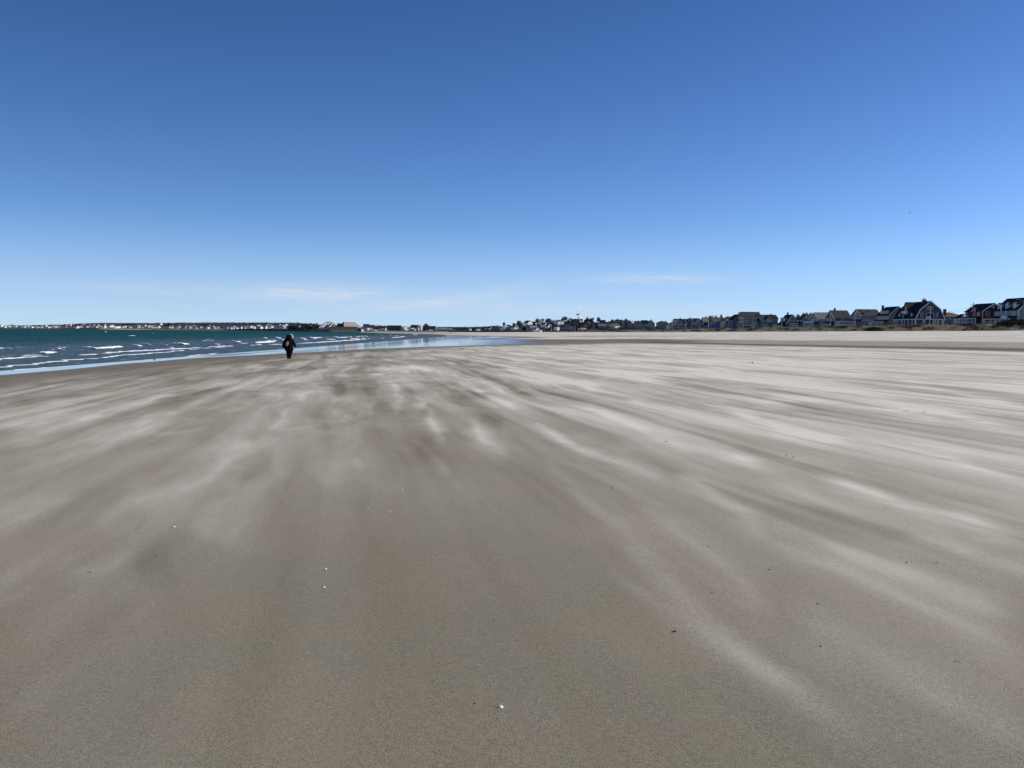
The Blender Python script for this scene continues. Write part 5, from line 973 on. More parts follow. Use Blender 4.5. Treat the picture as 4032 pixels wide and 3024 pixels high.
# --- far shore cottages: specks, one mesh each
def cottage_mesh(i):
    rr = random.Random(i); w_, l_, hh, rs = rr.uniform(7, 11), rr.uniform(7, 10), rr.uniform(4.5, 7.5), rr.uniform(2.2, 3.6); m_ = MB()
    if i % 2: m_.prism([(-w_/2, -2), (w_/2, -2), (w_/2, hh), (0, hh + rs), (-w_/2, hh)], 'y', 0, l_)
    else: m_.prism([(0, -2), (l_, -2), (l_, hh), (l_ / 2, hh + rs), (0, hh)], 'x', -w_/2, w_/2)
    o = .4; sl = rs / (w_ / 2 if i % 2 else l_ / 2)
    if i % 2:
        for sg in (-1, 1): m_.slab((sg * (w_/2 + o), -.4, hh - sl * o + .25), (0, -.4, hh + rs + .25), (0, l_ + .4, hh + rs + .25), (sg * (w_/2 + o), l_ + .4, hh - sl * o + .25), .2, 1)
    else:
        for sg in (-1, 1): m_.slab((-w_/2 - .4, l_/2 + sg * (l_/2 + o), hh - sl * o + .25), (-w_/2 - .4, l_/2, hh + rs + .25), (w_/2 + .4, l_/2, hh + rs + .25), (w_/2 + .4, l_/2 + sg * (l_/2 + o), hh - sl * o + .25), .2, 1)
    for xx in (-w_/4, w_/4): m_.box(xx - .6, xx + .6, -.06, .05, hh * .45, hh * .75, 2); m_.box(w_/2 - .03, w_/2 + .06, l_ * .4, l_ * .6, hh * .45, hh * .75, 2)
    wl = ('white', 'white', 'cream', 'white', 'pale_grey', 'white')[i % 6]; rf = ('grey', 'black', 'warm', 'light')[i % 4]
    return m_.mesh('cottage', [wall_mat(wl), roof_mat(rf), glass])
CM = [cottage_mesh(i) for i in range(12)]
CL = [  # px range, y range of the foot in photo pixels, count, cluster words
 (5, 130, 1284, 1293, 12, 'at the left end of the far shore'), (130, 330, 1283, 1294, 16, 'spread along the low left shore'),
 (330, 520, 1276, 1296, 26, 'on the slope above the pale cove'), (505, 640, 1284, 1296, 22, 'crowded left of the rocky point'),
 (670, 760, 1286, 1297, 16, 'right of the rocky point'), (760, 905, 1284, 1298, 20, 'along the far shore left of the walker'),
 (905, 1030, 1284, 1299, 18, 'on the wooded shore left of the walker'), (1030, 1130, 1280, 1299, 22, 'on the rocky shore behind the walker')]
rr = random.Random(5)
for a, b_, y0_, y1_, n, words in CL:
    for i in range(n):
        px = a + (b_ - a) * (i + rr.random()) / n; t = rr.random() ** 2.0
        s_ = S(px); ky = [np.interp(s_, CS, KY[:, j]) for j in range(5)]
        Y = ky[1] + 12 + (ky[3] - 15 - ky[1]) * t; X = s_ * Y; z = zland(X, Y)
        o = link('cottage', CM[rr.randrange(12)], loc=(X, Y, z)); o.rotation_euler = (0, 0, rr.uniform(.15, 1.1)); sc_ = rr.uniform(.75, 1.15); o.scale = (sc_,) * 3
        tag(o, 'small pale gabled house ' + words, 'house', 'houses ' + words)

# ------------------------------------------------------------------ planting: grass, scrub, woods (uncountable)
def place_on_land(px, t):
    s_ = S(px); ky = [np.interp(s_, CS, KY[:, j]) for j in range(6)]; kz = [np.interp(s_, CS, KZ[:, j]) for j in range(6)]
    Y = np.interp(t, range(6), ky); return s_ * Y, Y, np.interp(t, range(6), kz)
def tufts(name, px, t, h, spread, blades, lean, mats, pick, kind='stuff', width=0.06, **props):
    """fans of narrow blades; px,t,h arrays; pick chooses the material per tuft"""
    n = len(px); V = []; T = []; MI = []
    s_ = S(px); ky = np.stack([np.interp(s_, CS, KY[:, j]) for j in range(6)], 1); kz = np.stack([np.interp(s_, CS, KZ[:, j]) for j in range(6)], 1)
    i0 = np.clip(np.floor(t).astype(int), 0, 4); fr = t - i0; ar = np.arange(n)
    Y = ky[ar, i0] * (1 - fr) + ky[ar, i0 + 1] * fr; Z = kz[ar, i0] * (1 - fr) + kz[ar, i0 + 1] * fr; X = s_ * Y
    hh = h[:, None] * rng.uniform(.55, 1.1, (n, blades)); a = rng.uniform(0, 2 * np.pi, (n, blades)); r = spread[:, None] * np.sqrt(rng.random((n, blades)))
    bx = X[:, None] + r * np.cos(a); by = Y[:, None] + r * np.sin(a) * .7; bz = np.repeat(Z[:, None] - .15, blades, 1)
    la = rng.uniform(0, 2 * np.pi, (n, blades)); ll = lean * hh * rng.random((n, blades)); wd = np.maximum(width, hh * .10) * rng.uniform(.6, 1.4, (n, blades))
    p0 = np.stack([bx - wd, by, bz], -1); p1 = np.stack([bx + wd, by + wd * .4, bz], -1); p2 = np.stack([bx + ll * np.cos(la), by + ll * np.sin(la), bz + hh], -1)
    V = np.stack([p0, p1, p2], 2).reshape(-1, 3); T = np.arange(len(V)).reshape(-1, 3); MI = np.repeat(pick, blades)
    return link(name, mesh_np(name, V, None, T, mats=mats, mat_idx=MI), kind=kind, **props)
straw = material('grass_straw', (0.62, 0.52, 0.32), 0.9, 0.25, 0.6, 0.05); olive = material('grass_olive', (0.34, 0.28, 0.165), 0.9, 0.3, 0.6, 0.05)
brush = material('brush_dark', (0.075, 0.062, 0.052), 0.95, 0.4, 0.5, 0.03); russet = material('brush_russet', (0.24, 0.14, 0.09), 0.95, 0.3, 0.5, 0.03)
twig = material('twig_brown', (0.25, 0.212, 0.212), 0.95, 0.3, 0.05, 0.03); pine = material('evergreen_dark', (0.022, 0.032, 0.026), 0.95, 0.4, 0.05, 0.03)
# dune grass along the right, thinning towards the hill
n = 15000; px = rng.uniform(2440, 4180, n); t = rng.uniform(.85, 3.1, n) + .18 * fbm2(px * .03, px * 0, 5, 3)
kx = fbm2(px * .045, t * 2.2, 61, 3); pick = np.where(kx > -.02, 0, np.where(kx > -.2, 1, np.where(kx > -.27, 3, 2)))
pick = np.where(rng.random(n) < .22, rng.integers(0, 2, n), pick); keep = t > .55
h = np.where(pick == 2, .8, .62) * rng.uniform(.7, 1.4, n) * np.interp(px, [2440, 3000, 4100], [1.5, 1.25, 1.0])
tufts('dune_grass', px[keep], t[keep], h[keep], rng.uniform(.3, .9, keep.sum()) * np.interp(px[keep], [2440, 3000, 4100], [2.2, 1.5, 1.0]), 8, .8, [straw, olive, brush, russet], pick[keep], label='dry straw and olive beach grass covering the dune', category='grass')
n = 3600; px = rng.uniform(1930, 2460, n); t = rng.uniform(1.2, 4.6, n); pick = np.where(fbm2(px * .06, t * 1.5, 71, 2) > .1, 3, 2); pick = np.where(t < 1.9, rng.integers(0, 3, n), pick)
tufts('hillside_scrub', px, t, np.where(t < 1.9, .9, np.where(t < 2.7, 1.3, 2.9)) * np.where((px < 2060) & (t < 3), .7, 1.0) * rng.uniform(.6, 1.6, n), np.where(t < 1.9, 1.2, 2.4) * np.ones(n), 10, .7, [straw, olive, brush, twig], pick, label='dark leafless scrub covering the hill between the houses', category='scrub')
n = 1500; px = rng.uniform(2440, 3420, n); t = rng.uniform(3.5, 4.3, n)
tufts('backland_scrub', px, t, rng.uniform(2.5, 5.5, n) * np.interp(px, [2440, 3000, 3420], [1.5, 1.1, .7]), np.full(n, 2.6), 10, .6, [brush, twig], (rng.random(n) < .6).astype(int), width=.12, label='leafless scrub and small trees behind the row of houses', category='scrub')
n = 6800; px = np.concatenate([rng.uniform(-500, 330, 1300), rng.uniform(300, 1180, 5500)]); t = np.concatenate([rng.uniform(2.6, 4.3, 1300), np.where(rng.random(5500) < .12, rng.uniform(2.2, 3, 5500), rng.uniform(3.0, 4.25, 5500))])
pick = np.where(fbm2(px * .02, t * 2, 81, 2) > .33, 1, 0)
tufts('far_wood', px, t, rng.uniform(6, 10, n) * np.interp(px, [-500, 0, 300, 5000], [.4, .5, 1, 1]), np.full(n, 5.0), 9, .5, [twig, pine], pick, width=.5, label='bare brown wood along the far shore ridge', category='wood')
n = 3600; px = rng.uniform(1440, 1960, n); t = rng.uniform(3.35, 4.5, n); pick = (rng.random(n) < .45).astype(int)
tufts('bay_wood', px, t, rng.uniform(5, 8.5, n), np.full(n, 4.0), 9, .5, [twig, pine], pick, width=.4, label='dark mixed wood behind the apartment blocks', category='wood')
n = 1500; px = rng.uniform(1140, 1470, n); t = np.where(px < 1250, rng.uniform(1.0, 3.8, n), rng.uniform(.9, 2.6, n)); t = np.where((px > 1430), rng.uniform(2.2, 4.2, n), t)
tufts('headland_scrub', px, t, np.where(px < 1252, rng.uniform(3, 8, n), np.where(px > 1430, rng.uniform(4, 8, n), rng.uniform(.8, 2, n))), np.full(n, 3.0), 9, .5, [twig, pine], np.where((px < 1252) & (rng.random(n) < .7), 1, 0), width=.3, label='dark trees and scrub on the headland bluff', category='scrub')

# dark evergreen mounds on the dune (countable)
def mound(px0, px1, t, h, label):
    n = 900; px = rng.uniform(px0, px1, n); u = (px - (px0 + px1) / 2) / ((px1 - px0) / 2); tt = t + rng.uniform(-.25, .25, n)
    hh = h * np.sqrt(np.clip(1 - u * u, .03, 1)) * rng.uniform(.7, 1.0, n)
    o = tufts('evergreen_mound', px, tt, hh, np.full(n, .5), 7, .5, [pine, brush], (rng.random(n) < .3).astype(int), kind='thing', width=.1)
    return tag(o, label, 'shrub', 'dark shrubs on the dune')
mound(3905, 4060, 1.9, 2.1, 'large dark evergreen mound below the pale blue house'); mound(3272, 3340, 1.6, 1.3, 'dark shrub mound below the slate blue house'); mound(3395, 3470, 1.05, 1.2, 'dark tufts standing in for the dune shadow below the skylight house')  # below the skylight house: dark tufts added to imitate the dune's shadowed hollow
mound(3560, 3620, 1.75, .9, 'low dark shrub in front of the gambrel house porch'); mound(2960, 3010, 1.9, .9, 'dark shrub below the tall shingled house')

# ------------------------------------------------------------------ bare trees
bark = material('bare_bark', (0.30, 0.235, 0.21), 0.95, 0.3, 1.0, 0.05)
def tree_meshes(seed, spread=1.0, levels=7):
    rr = random.Random(seed); tr = MB(); cr_ = MB()
    def grow(p, d, L_, r, lev):
        q = p + d * L_; (tr if lev < 2 else cr_).tube(p, q, r, r * .62, 5 if lev < 2 else 3, cap=False)
        if lev >= levels: return
        for k in range(3 if lev < 2 else rr.choice((2, 3, 3))):
            a = rr.uniform(0, 2 * math.pi); tilt = rr.uniform(.30, .75) * spread
            side = d.orthogonal().normalized(); side.rotate(Matrix.Rotation(a, 3, d)); nd = (d * math.cos(tilt) + side * math.sin(tilt)); nd.z += .12; nd.normalize()
            grow(p.lerp(q, rr.uniform(.5, 1.0)), nd, L_ * rr.uniform(.72, .94), max(r * .64, .012), lev + 1)
    grow(Vector((0, 0, -.05)), Vector((0, 0, 1)), .17, .026, 0)
    allv = np.array(tr.v + cr_.v); ex = max(np.ptp(allv[:, 0]), np.ptp(allv[:, 1])); ez = allv[:, 2].max()
    for m_ in (tr, cr_): m_.v = [(x / ex, y / ex, z / ez) for x, y, z in m_.v]
    return tr.mesh('trunk', bark), cr_.mesh('crown', bark)
TM = [tree_meshes(i, sp) for i, sp in ((3, 1.0), (8, 1.25), (12, .8), (21, 1.1))]
def tree(label, px, yb, yt, wpx, Y, kind=0, lean=0.0, group='bare trees on the skyline'):
    p = W(px, yb, Y); top = W(px, yt, Y).z; H_ = top - p.z
    zg = zland(p.x, Y); H_ = top - min(zg, p.z); z0 = min(zg, p.z)
    r = tag(empty('bare_tree', (p.x, Y, z0), px * .7), label, 'tree', group); r.rotation_euler = (0, lean, (px * .7) % 6.28 if not lean else 0)
    wd = wpx * Y / FPX
    for nm, me in zip(('trunk', 'crown'), TM[kind]):
        o = link(nm, me, r); o.scale = (max(wd * 1.15, H_ * .6),) * 2 + (H_,)
TREES = [(2045, 1285, 1262, 30, 1230, 1, 'spreading bare tree at the left brow of the hill'), (2022, 1288, 1270, 20, 1240, 0, 'small bare tree behind the white hotel'), (2072, 1272, 1259, 14, 1180, 2, 'thin bare tree left of the brown eaved house'),
 (2114, 1272, 1252, 18, 1185, 0, 'round bare tree right of the brown eaved house'), (2137, 1272, 1254, 26, 1190, 1, 'left of two wide bare trees on the hill top'), (2158, 1270, 1252, 28, 1190, 1, 'wide wind swept bare tree on the hill top', .25),
 (2226, 1268, 1245, 28, 1150, 0, 'large bare tree above the three storey white house'), (2246, 1268, 1250, 14, 1155, 2, 'slim bare tree left of the wind turbine'), (2290, 1270, 1253, 16, 1130, 2, 'slim bare tree right of the wind turbine'),
 (2313, 1266, 1247, 13, 1120, 0, 'upright bare tree above the dark peaked house'), (2334, 1268, 1250, 20, 1120, 1, 'fan shaped bare tree on the skyline'), (2354, 1268, 1248, 20, 1120, 0, 'dense bare tree left of the large dark house'),
 (2410, 1272, 1256, 16, 1120, 0, 'bare tree left of the dark broad roof'), (2432, 1264, 1253, 8, 1130, 2, 'tiny bare treetop over the dark broad roof'), (2462, 1268, 1253, 15, 1120, 0, 'round bare tree between two skyline houses'),
 (2618, 1282, 1263, 22, 1000, 1, 'low bare tree behind the veranda house'), (2640, 1284, 1266, 20, 990, 3, 'low bushy bare tree beside the tall pole'), (2796, 1262, 1240, 18, 800, 0, 'bare tree behind the olive roofed house with recessed porch'),
 (2817, 1262, 1241, 26, 790, 1, 'broad bare tree behind the slate blue house'), (2838, 1262, 1244, 16, 780, 3, 'bare tree beside the pale chimney of the tan house'), (2998, 1256, 1237, 14, 640, 3, 'bare tree tip behind the sage house'),
 (3143, 1268, 1236, 26, 560, 1, 'bare tree behind the hip roofed house, left one'), (3163, 1268, 1229, 32, 565, 0, 'tall bare tree behind the hip roofed house'), (3188, 1268, 1228, 30, 560, 3, 'bare tree between the hip roof and the light grey roof'), (3352, 1262, 1240, 14, 480, 3, 'bare tree between the slate house and the skylight house')]
for T_ in TREES: tree(T_[6], T_[0], T_[1], T_[2], T_[3], T_[4], T_[5], T_[7] if len(T_) > 7 else 0.0)

# ------------------------------------------------------------------ utility poles and wires
wood_pole = material('weathered_pole', (0.20, 0.175, 0.155), 0.9, 0.2, 1.0); pale_pole = material('pale_pole', (0.46, 0.45, 0.44), 0.8, 0.1, 1.0); metal_grey = material('galvanised', (0.35, 0.36, 0.38), 0.5, 0.1)
def pole(px0, y0, px1, y1, X, label, pale=False, arm=False, can=False, lamp=False, r=.17):
    d = ray(px0, y0); Y = X * d.y / d.x; b_ = W(px0, y0, Y); t_ = W(px1, y1, Y); zg = min(b_.z, zland(b_.x, Y)) - .3
    o = tag(empty('utility_pole', (b_.x, Y, zg)), label, 'pole', 'poles along the beach road'); tp = Vector((t_.x - b_.x, 0, t_.z - zg)); m_ = pale_pole if pale else wood_pole
    MB().tube((0, 0, 0), tp, r, r * .72, 8).build('pole', m_, o)
    if arm: MB().box(tp.x - 1.1, tp.x + 1.1, -.06, .06, tp.z - .9, tp.z - .75).build('crossarm', wood_pole, o)
    if can: MB().tube((tp.x * .75 + .35, 0, tp.z * .62), (tp.x * .75 + .35, 0, tp.z * .62 + 1.0), .28, .28, 8).build('transformer', metal_grey, o)
    if lamp: MB().tube((tp.x, 0, tp.z - .3), (tp.x - 1.6, 0, tp.z + .25), .05, .04, 5).box(tp.x - 2.2, tp.x - 1.5, -.14, .14, tp.z + .2, tp.z + .34).build('lamp_arm', metal_grey, o)
    return Vector((t_.x, Y, t_.z))
P = {}
P['a'] = pole(3831, 1275, 3833.5, 1191, 161, 'tall dark pole with transformer in front of the red house', can=True, arm=True)
P['b'] = pole(3941, 1266, 3942, 1197, 160, 'pale pole in front of the pale blue house dormers', pale=True)
P['c'] = pole(4027, 1262, 4030, 1182, 159, 'dark pole with angled lamp arms at the edge of view', arm=True, lamp=True)
P['d'] = pole(3659, 1274, 3665, 1206, 160, 'pale leaning pole in front of the gambrel gable', pale=True)
P['e'] = pole(3553, 1270, 3557, 1226, 161, 'short pale leaning pole in front of the gambrel roof dormers', pale=True)
P['f'] = pole(3366, 1280, 3367, 1225, 160, 'pale pole in front of the skylight house gable', pale=True)
P['g'] = pole(3268, 1282, 3271, 1228, 160, 'pale leaning pole in front of the slate blue gable', pale=True)
P['h'] = pole(3174, 1282, 3175, 1231, 160, 'pole in front of the olive hip roof', pale=True)
P['i'] = pole(3078, 1288, 3078, 1265, 160, 'short pole below the round windowed house', pale=True, r=.14)
P['i2'] = pole(2977, 1292, 2978, 1252, 160, 'slim pole right of the tall shingled house', pale=True, r=.14)
for k, (px, yt, yb, lab) in enumerate(((2645.6, 1254, 1296, 'tall pole at the left end of the near row'), (2700, 1252, 1294, 'tall pole left of the white edged gable'), (2768, 1248, 1292, 'tallest pole in front of the blue green house'),
    (2789, 1258, 1292, 'shorter pole below the olive roof'), (2815, 1247, 1291, 'tall pole in front of the slate blue gabled house'), (2843, 1264, 1290, 'short pole beside the tan stucco house'))): pole(px, yb, px, yt, 160, lab, pale=True, r=.24)
for px, yt, yb, Y, lab in ((2172, 1285, 1303, 985, 'pole at the foot of the hill below the wide veranda'), (2263, 1282, 1300, 960, 'pole behind the dark boathouse'), (2075, 1285, 1306, 1090, 'pale pole above the boulder wall'), (2103, 1288, 1305, 1010, 'pole in front of the flat roofed grey block')):
    p_ = W(px, yb, Y); pole(px, yb, px, yt, p_.x, lab, pale=True, r=.3)
P['l'] = pole(3757, 1262, 3757, 1228, 186, 'small lamp post behind the brown hip roof', lamp=True, r=.09)
wire_m = material('cable_black', (0.03, 0.03, 0.035), 0.6, 0.1)
def wire(a, b_, sag, label, dz=0.0):
    a = a + Vector((0, 0, dz)); b_ = b_ + Vector((0, 0, dz)); m_ = MB(); n_ = 14; pts = [a.lerp(b_, i / n_) - Vector((0, 0, sag * 4 * (i / n_) * (1 - i / n_))) for i in range(n_ + 1)]
    for p0, p1 in zip(pts, pts[1:]): m_.tube(p0, p1, .022, .022, 4, cap=False)
    tag(m_.build('overhead_wire', wire_m), label, 'wire', 'overhead wires')
wire(P['a'], P['d'], 1.2, 'upper wire from the dark pole to the gambrel house', -1.2); wire(P['a'], W(3700, 1238, 330), 1.0, 'lower wire running behind the brown hip roof', -3.6); wire(P['a'], P['c'], .8, 'wire from the dark pole towards the edge of view', -2.5)

# ------------------------------------------------------------------ seawall and boulders
conc = material('dark_seawall', (0.035, 0.037, 0.045), 0.9, 0.3, .3)
def wall_run(name, cols_, top, label, cat, lumpy=False, mat=conc):
    root_ = tag(empty(name, tuple(Vector((S(cols_[0][0]) * cols_[0][1], cols_[0][1], .5)))), label, cat); org = Vector(root_.location)
    for (pa, Ya), (pb, Yb) in zip(cols_, cols_[1:]):
        a = Vector((S(pa) * Ya, Ya, 0)); b_ = Vector((S(pb) * Yb, Yb, 0)); L_ = (b_ - a).length; d = (b_ - a) / L_; nrm = Vector((d.y, -d.x, 0))
        if nrm.y > 0: nrm = -nrm
        m_ = MB()
        if not lumpy:
            q = [a + nrm * 1.6, b_ + nrm * 1.6, b_ - nrm * .5, a - nrm * .5]; m_.loft([[(p - org * 1).to_tuple()[:2] + (-.8,) for p in q], [((a + nrm * .6) - org).to_tuple()[:2] + (top - .5,), ((b_ + nrm * .6) - org).to_tuple()[:2] + (top - .5,), (b_ - nrm * .5 - org).to_tuple()[:2] + (top - .5,), (a - nrm * .5 - org).to_tuple()[:2] + (top - .5,)]])
            m_.build('wall_panel', mat, root_)
        else:
            rr_ = random.Random(int(pa))
            for k in range(int(L_ / 1.1)):
                p = a + d * (k * 1.1 + rr_.random()) - org; h_ = rr_.uniform(.35, 1.0); f_ = rr_.random(); p = p + nrm * (f_ * 3.2); zc = (top - .6) * (1 - f_ * .8); r0 = rr_.uniform(.7, 1.3)
                ring = lambda r, z: [(p.x + r * rr_.uniform(.8, 1.2) * math.cos(t), p.y + r * rr_.uniform(.8, 1.2) * math.sin(t), z) for t in np.linspace(0, 6.283, 7)[:-1]]
                m_.loft([ring(r0 * .8, zc - 1.2), ring(r0, zc - .2), ring(r0 * .55, zc + h_)])
            m_.build('boulders', mat, root_, kind='stuff')
wall_run('seawall', [(1760, 1470), (1790, 1385), (1840, 1325), (1890, 1275), (1938, 1225)], 3.9, 'long dark concrete seawall below the far houses', 'seawall')
wall_run('boulder_wall', [(1938, 1222), (1980, 1165), (2020, 1120), (2060, 1095), (2112, 1040)], 3.6, 'dark boulder wall below the white hotel', 'boulder wall', True)
wall_run('shore_rocks', [(1585, 1690), (1640, 1660), (1700, 1600), (1755, 1480)], 3.4, 'dark rocks along the shore below the apartment towers', 'rocks', True)
wall_run('beach_revetment', [(2232, 930), (2262, 926), (2300, 922), (2332, 925)], 3.2, 'low dark revetment in front of the white kiosk', 'revetment', True)
wall_run('headland_rocks', [(1132, 2000), (1180, 1880), (1225, 1815), (1300, 1790), (1420, 1785)], 2.6, 'dark rocks at the waterline of the headland', 'rocks', True)
wall_run('point_rocks', [(600, 2545), (640, 2535), (690, 2540)], 5.0, 'dark rocky point on the far shore', 'rocks', True)
wall_run('east_rocks', [(930, 2420), (990, 2320), (1060, 2180), (1130, 2030)], 5.0, 'dark rocky shore below the houses behind the walker', 'rocks', True)

# ------------------------------------------------------------------ wind turbine
tw = material('turbine_white', (0.80, 0.80, 0.80), 0.5, 0.03, .1); tg = material('turbine_grey', (0.10, 0.11, 0.12), 0.6, 0.1, .1)
hub = W(2277.7, 1238.8, 1500); gz = zland(hub.x, 1500)
root = tag(empty('wind_turbine', (hub.x, 1500, gz)), 'white three bladed wind turbine behind the hill', 'wind turbine')
MB().tube((0, 0, 0), (0, 0, hub.z - gz - .6), 1.5, .85, 14).build('tower', material('turbine_tower', (0.42, 0.44, 0.46), .6, .05, .1), root, smooth=True)
yaw = math.radians(50); ax_r = Vector((math.cos(yaw), math.sin(yaw), 0)); nrm = Vector((math.sin(yaw), -math.cos(yaw), 0)); hl = Vector((0, 0, hub.z - gz)) + nrm * 2.2
nac = MB(); c0 = Vector((0, 0, hub.z - gz)); sq = lambda c, a, b_: [c + ax_r * sx_ * a + Vector((0, 0, sz * b_)) for sx_, sz in ((-1, -1), (1, -1), (1, 1), (-1, 1))]
nac.loft([sq(c0 - nrm * 4.2, 1.0, 1.0), sq(c0 - nrm * 3.0, 1.3, 1.35), sq(c0 + nrm * 1.2, 1.2, 1.25)]); nac.build('nacelle', tg, root)
MB().tube(hl - nrm * 1.0, hl + nrm * 1.2, 1.1, .4, 10).build('hub', tw, root)
for ang_ in (90, 214, 327):
    a = math.radians(ang_); d = ax_r * math.cos(a) + Vector((0, 0, math.sin(a))); cr2 = d.cross(nrm).normalized(); rings = []
    for t, ch, th_ in ((0, .5, .45), (.12, .75, .4), (.25, 1.25, .3), (.6, .85, .2), (1.0, .25, .08)):
        c = hl + d * (18.4 * t + .6); tw_ = .25 * (1 - t); e1 = cr2 * math.cos(tw_) + nrm * math.sin(tw_); e2 = nrm * math.cos(tw_) - cr2 * math.sin(tw_)
        rings.append([c + e1 * ch * x_ + e2 * th_ * y_ for x_, y_ in ((-.9, 0), (-.2, .8), (.5, .6), (1.1, 0), (.5, -.6), (-.2, -.8))])
    MB().loft(rings).build('blade', tw, root, smooth=True)

# ------------------------------------------------------------------ the walker
black_c = material('parka_black', (0.006, 0.006, 0.0075), 0.95, 0.3, 8.0, 0.05); trouser_c = material('trouser_black', (0.009, 0.009, 0.010), 0.9, 0.3, 8.0, 0.08); boot_c = material('boot_black', (0.012, 0.012, 0.012), 0.5, 0.2, 8.0)
skin_m = material('skin', (0.52, 0.36, 0.28), 0.6, 0.08, 10.0); fur_m = material('pale_fur', (0.62, 0.58, 0.52), 0.95, 0.2, 30.0)
gx, gy = ground_hit(1138, 1413); gzp = float(zbeach(gx, gy))
me = bpy.data.meshes.new('person')
J = [((0, 0, .86), .13), ((0, 0, 1.08), .13), ((0, 0, 1.30), .12), ((0, .02, 1.42), .055), ((0.01, .05, 1.56), .095), ((-.17, 0, 1.32), .06), ((-.29, -.02, 1.02), .045), ((-.31, .03, .78), .032), ((.18, 0, 1.32), .06), ((.31, .0, 1.06), .045), ((.425, .03, .84), .032),
     ((-.10, 0, .80), .09), ((-.08, .03, .46), .065), ((-.06, 0, .10), .045), ((.11, 0, .80), .09), ((.20, .0, .47), .065), ((.10, -.20, .16), .045),
     ((.45, .035, .775), .030), ((.462, .04, .735), .011), ((.470, .035, .690), .009), ((.450, .045, .735), .011), ((.455, .048, .685), .009), ((.438, .05, .735), .011), ((.440, .055, .69), .009), ((.428, .055, .745), .010), ((.428, .06, .71), .008), ((.43, .02, .765), .012), ((.415, .03, .735), .009),
     ((-.315, .05, .72), .030), ((-.32, .06, .66), .02)]
E_ = [(0, 1), (1, 2), (2, 3), (3, 4), (2, 5), (5, 6), (6, 7), (2, 8), (8, 9), (9, 10), (0, 11), (11, 12), (12, 13), (0, 14), (14, 15), (15, 16), (10, 17), (17, 18), (18, 19), (17, 20), (20, 21), (17, 22), (22, 23), (17, 24), (24, 25), (17, 26), (26, 27), (7, 28), (28, 29)]
me.from_pydata([j[0] for j in J], E_, []); me.materials.append(skin_m)
person = link('person', me, loc=(gx, gy, gzp)); md = person.modifiers.new('skin', 'SKIN')
for i, j in enumerate(J): me.skin_vertices[0].data[i].radius = (j[1], j[1]); me.skin_vertices[0].data[i].use_root = (i == 0)
ss = person.modifiers.new('smooth', 'SUBSURF'); ss.levels = 1; ss.render_levels = 1
tag(person, 'person in black hooded parka walking away along the beach', 'person'); person.rotation_euler = (0, 0, math.radians(6)); person.scale = (1.03, 1, 1)
def el(cx, cy, z, rx, ry, n=14, wob=0.0, sd_=0): return [(cx + (rx + wob * math.sin(3 * t + sd_)) * math.cos(t), cy + (ry + wob * math.cos(2 * t + sd_)) * math.sin(t), z) for t in np.linspace(0, 2 * math.pi, n + 1)[:-1]]
MB().loft([el(.01, 0, .56, .27, .18, wob=.012), el(.01, 0, .60, .285, .20, wob=.012, sd_=1), el(0, 0, .80, .275, .23, wob=.01, sd_=2), el(0, 0, 1.0, .26, .23, wob=.008, sd_=3), el(0, -.01, 1.18, .25, .22), el(0, -.01, 1.31, .225, .16), el(0, 0, 1.39, .15, .12), el(0, .01, 1.43, .10, .10)]).build('parka', black_c, person, smooth=True)
def limb(name, pts, mat):
    rings = []
    for i, (p, r) in enumerate(pts):
        p = Vector(p); a = Vector(pts[max(i - 1, 0)][0]); b_ = Vector(pts[min(i + 1, len(pts) - 1)][0]); d = (b_ - a).normalized(); e1 = d.cross(Vector((0, 1, .01))).normalized(); e2 = d.cross(e1)
        rings.append([p + e1 * r * math.cos(t) + e2 * r * math.sin(t) for t in np.linspace(0, 2 * math.pi, 11)[:-1]])
    return MB().loft(rings).build(name, mat, person, smooth=True)
limb('sleeve', [((-.15, 0, 1.37), .085), ((-.25, -.01, 1.22), .105), ((-.325, -.02, 1.02), .10), ((-.345, .0, .86), .088), ((-.34, .02, .755), .08)], black_c)
limb('sleeve', [((.15, 0, 1.37), .085), ((.25, 0, 1.23), .105), ((.335, 0, 1.06), .098), ((.395, .01, .93), .085), ((.432, .03, .82), .072)], black_c)
limb('trouser_leg', [((-.08, 0, .90), .14), ((-.09, .0, .66), .135), ((-.075, .02, .44), .11), ((-.07, .01, .24), .09), ((-.06, 0, .07), .085)], trouser_c)
limb('trouser_leg', [((.08, 0, .90), .15), ((.10, .02, .66), .145), ((.14, .0, .47), .12), ((.10, -.10, .28), .10), ((.10, -.19, .14), .085)], trouser_c)
MB().loft([el(-.06, .06, 0.0, .055, .14), el(-.06, .06, .04, .058, .145), el(-.06, .03, .09, .055, .10), el(-.06, 0, .14, .05, .06)]).build('boot', boot_c, person, smooth=True)
bt = MB().loft([[(x_, -.02 + (y_) , z_) for x_, y_, z_ in el(0, .08, -.02, .055, .14)], el(0, .08, .02, .058, .145), el(0, .05, .08, .055, .10), el(0, 0, .12, .05, .06)]).build('boot', boot_c, person, smooth=True)
bt.location = (.09, -.20, .07); bt.rotation_euler = (-.75, 0, -.35)
MB().loft([el(.0, .0, 1.33, .20, .15), el(.0, .0, 1.42, .19, .165), el(.0, -.005, 1.50, .178, .17), el(.0, 0, 1.58, .152, .155), el(0, .01, 1.65, .105, .115), el(0, .02, 1.685, .04, .045)]).build('hood', black_c, person, smooth=True)
fr = MB(); rings = []
for t in np.linspace(0, 2 * math.pi, 17)[:-1]:
    c = Vector((.07 + .165 * math.cos(t), .12 - .03 * math.cos(t) * 2, 1.52 + .165 * math.sin(t))); rd = Vector((math.cos(t), 0, math.sin(t))); rings.append([c + rd * .045 * math.cos(a) + Vector((0, 1, 0)) * .06 * math.sin(a) for a in np.linspace(0, 2 * math.pi, 7)[:-1]])
rings.append(rings[0]); fr.loft(rings, cap=False).build('fur_trim', fur_m, person, smooth=True)
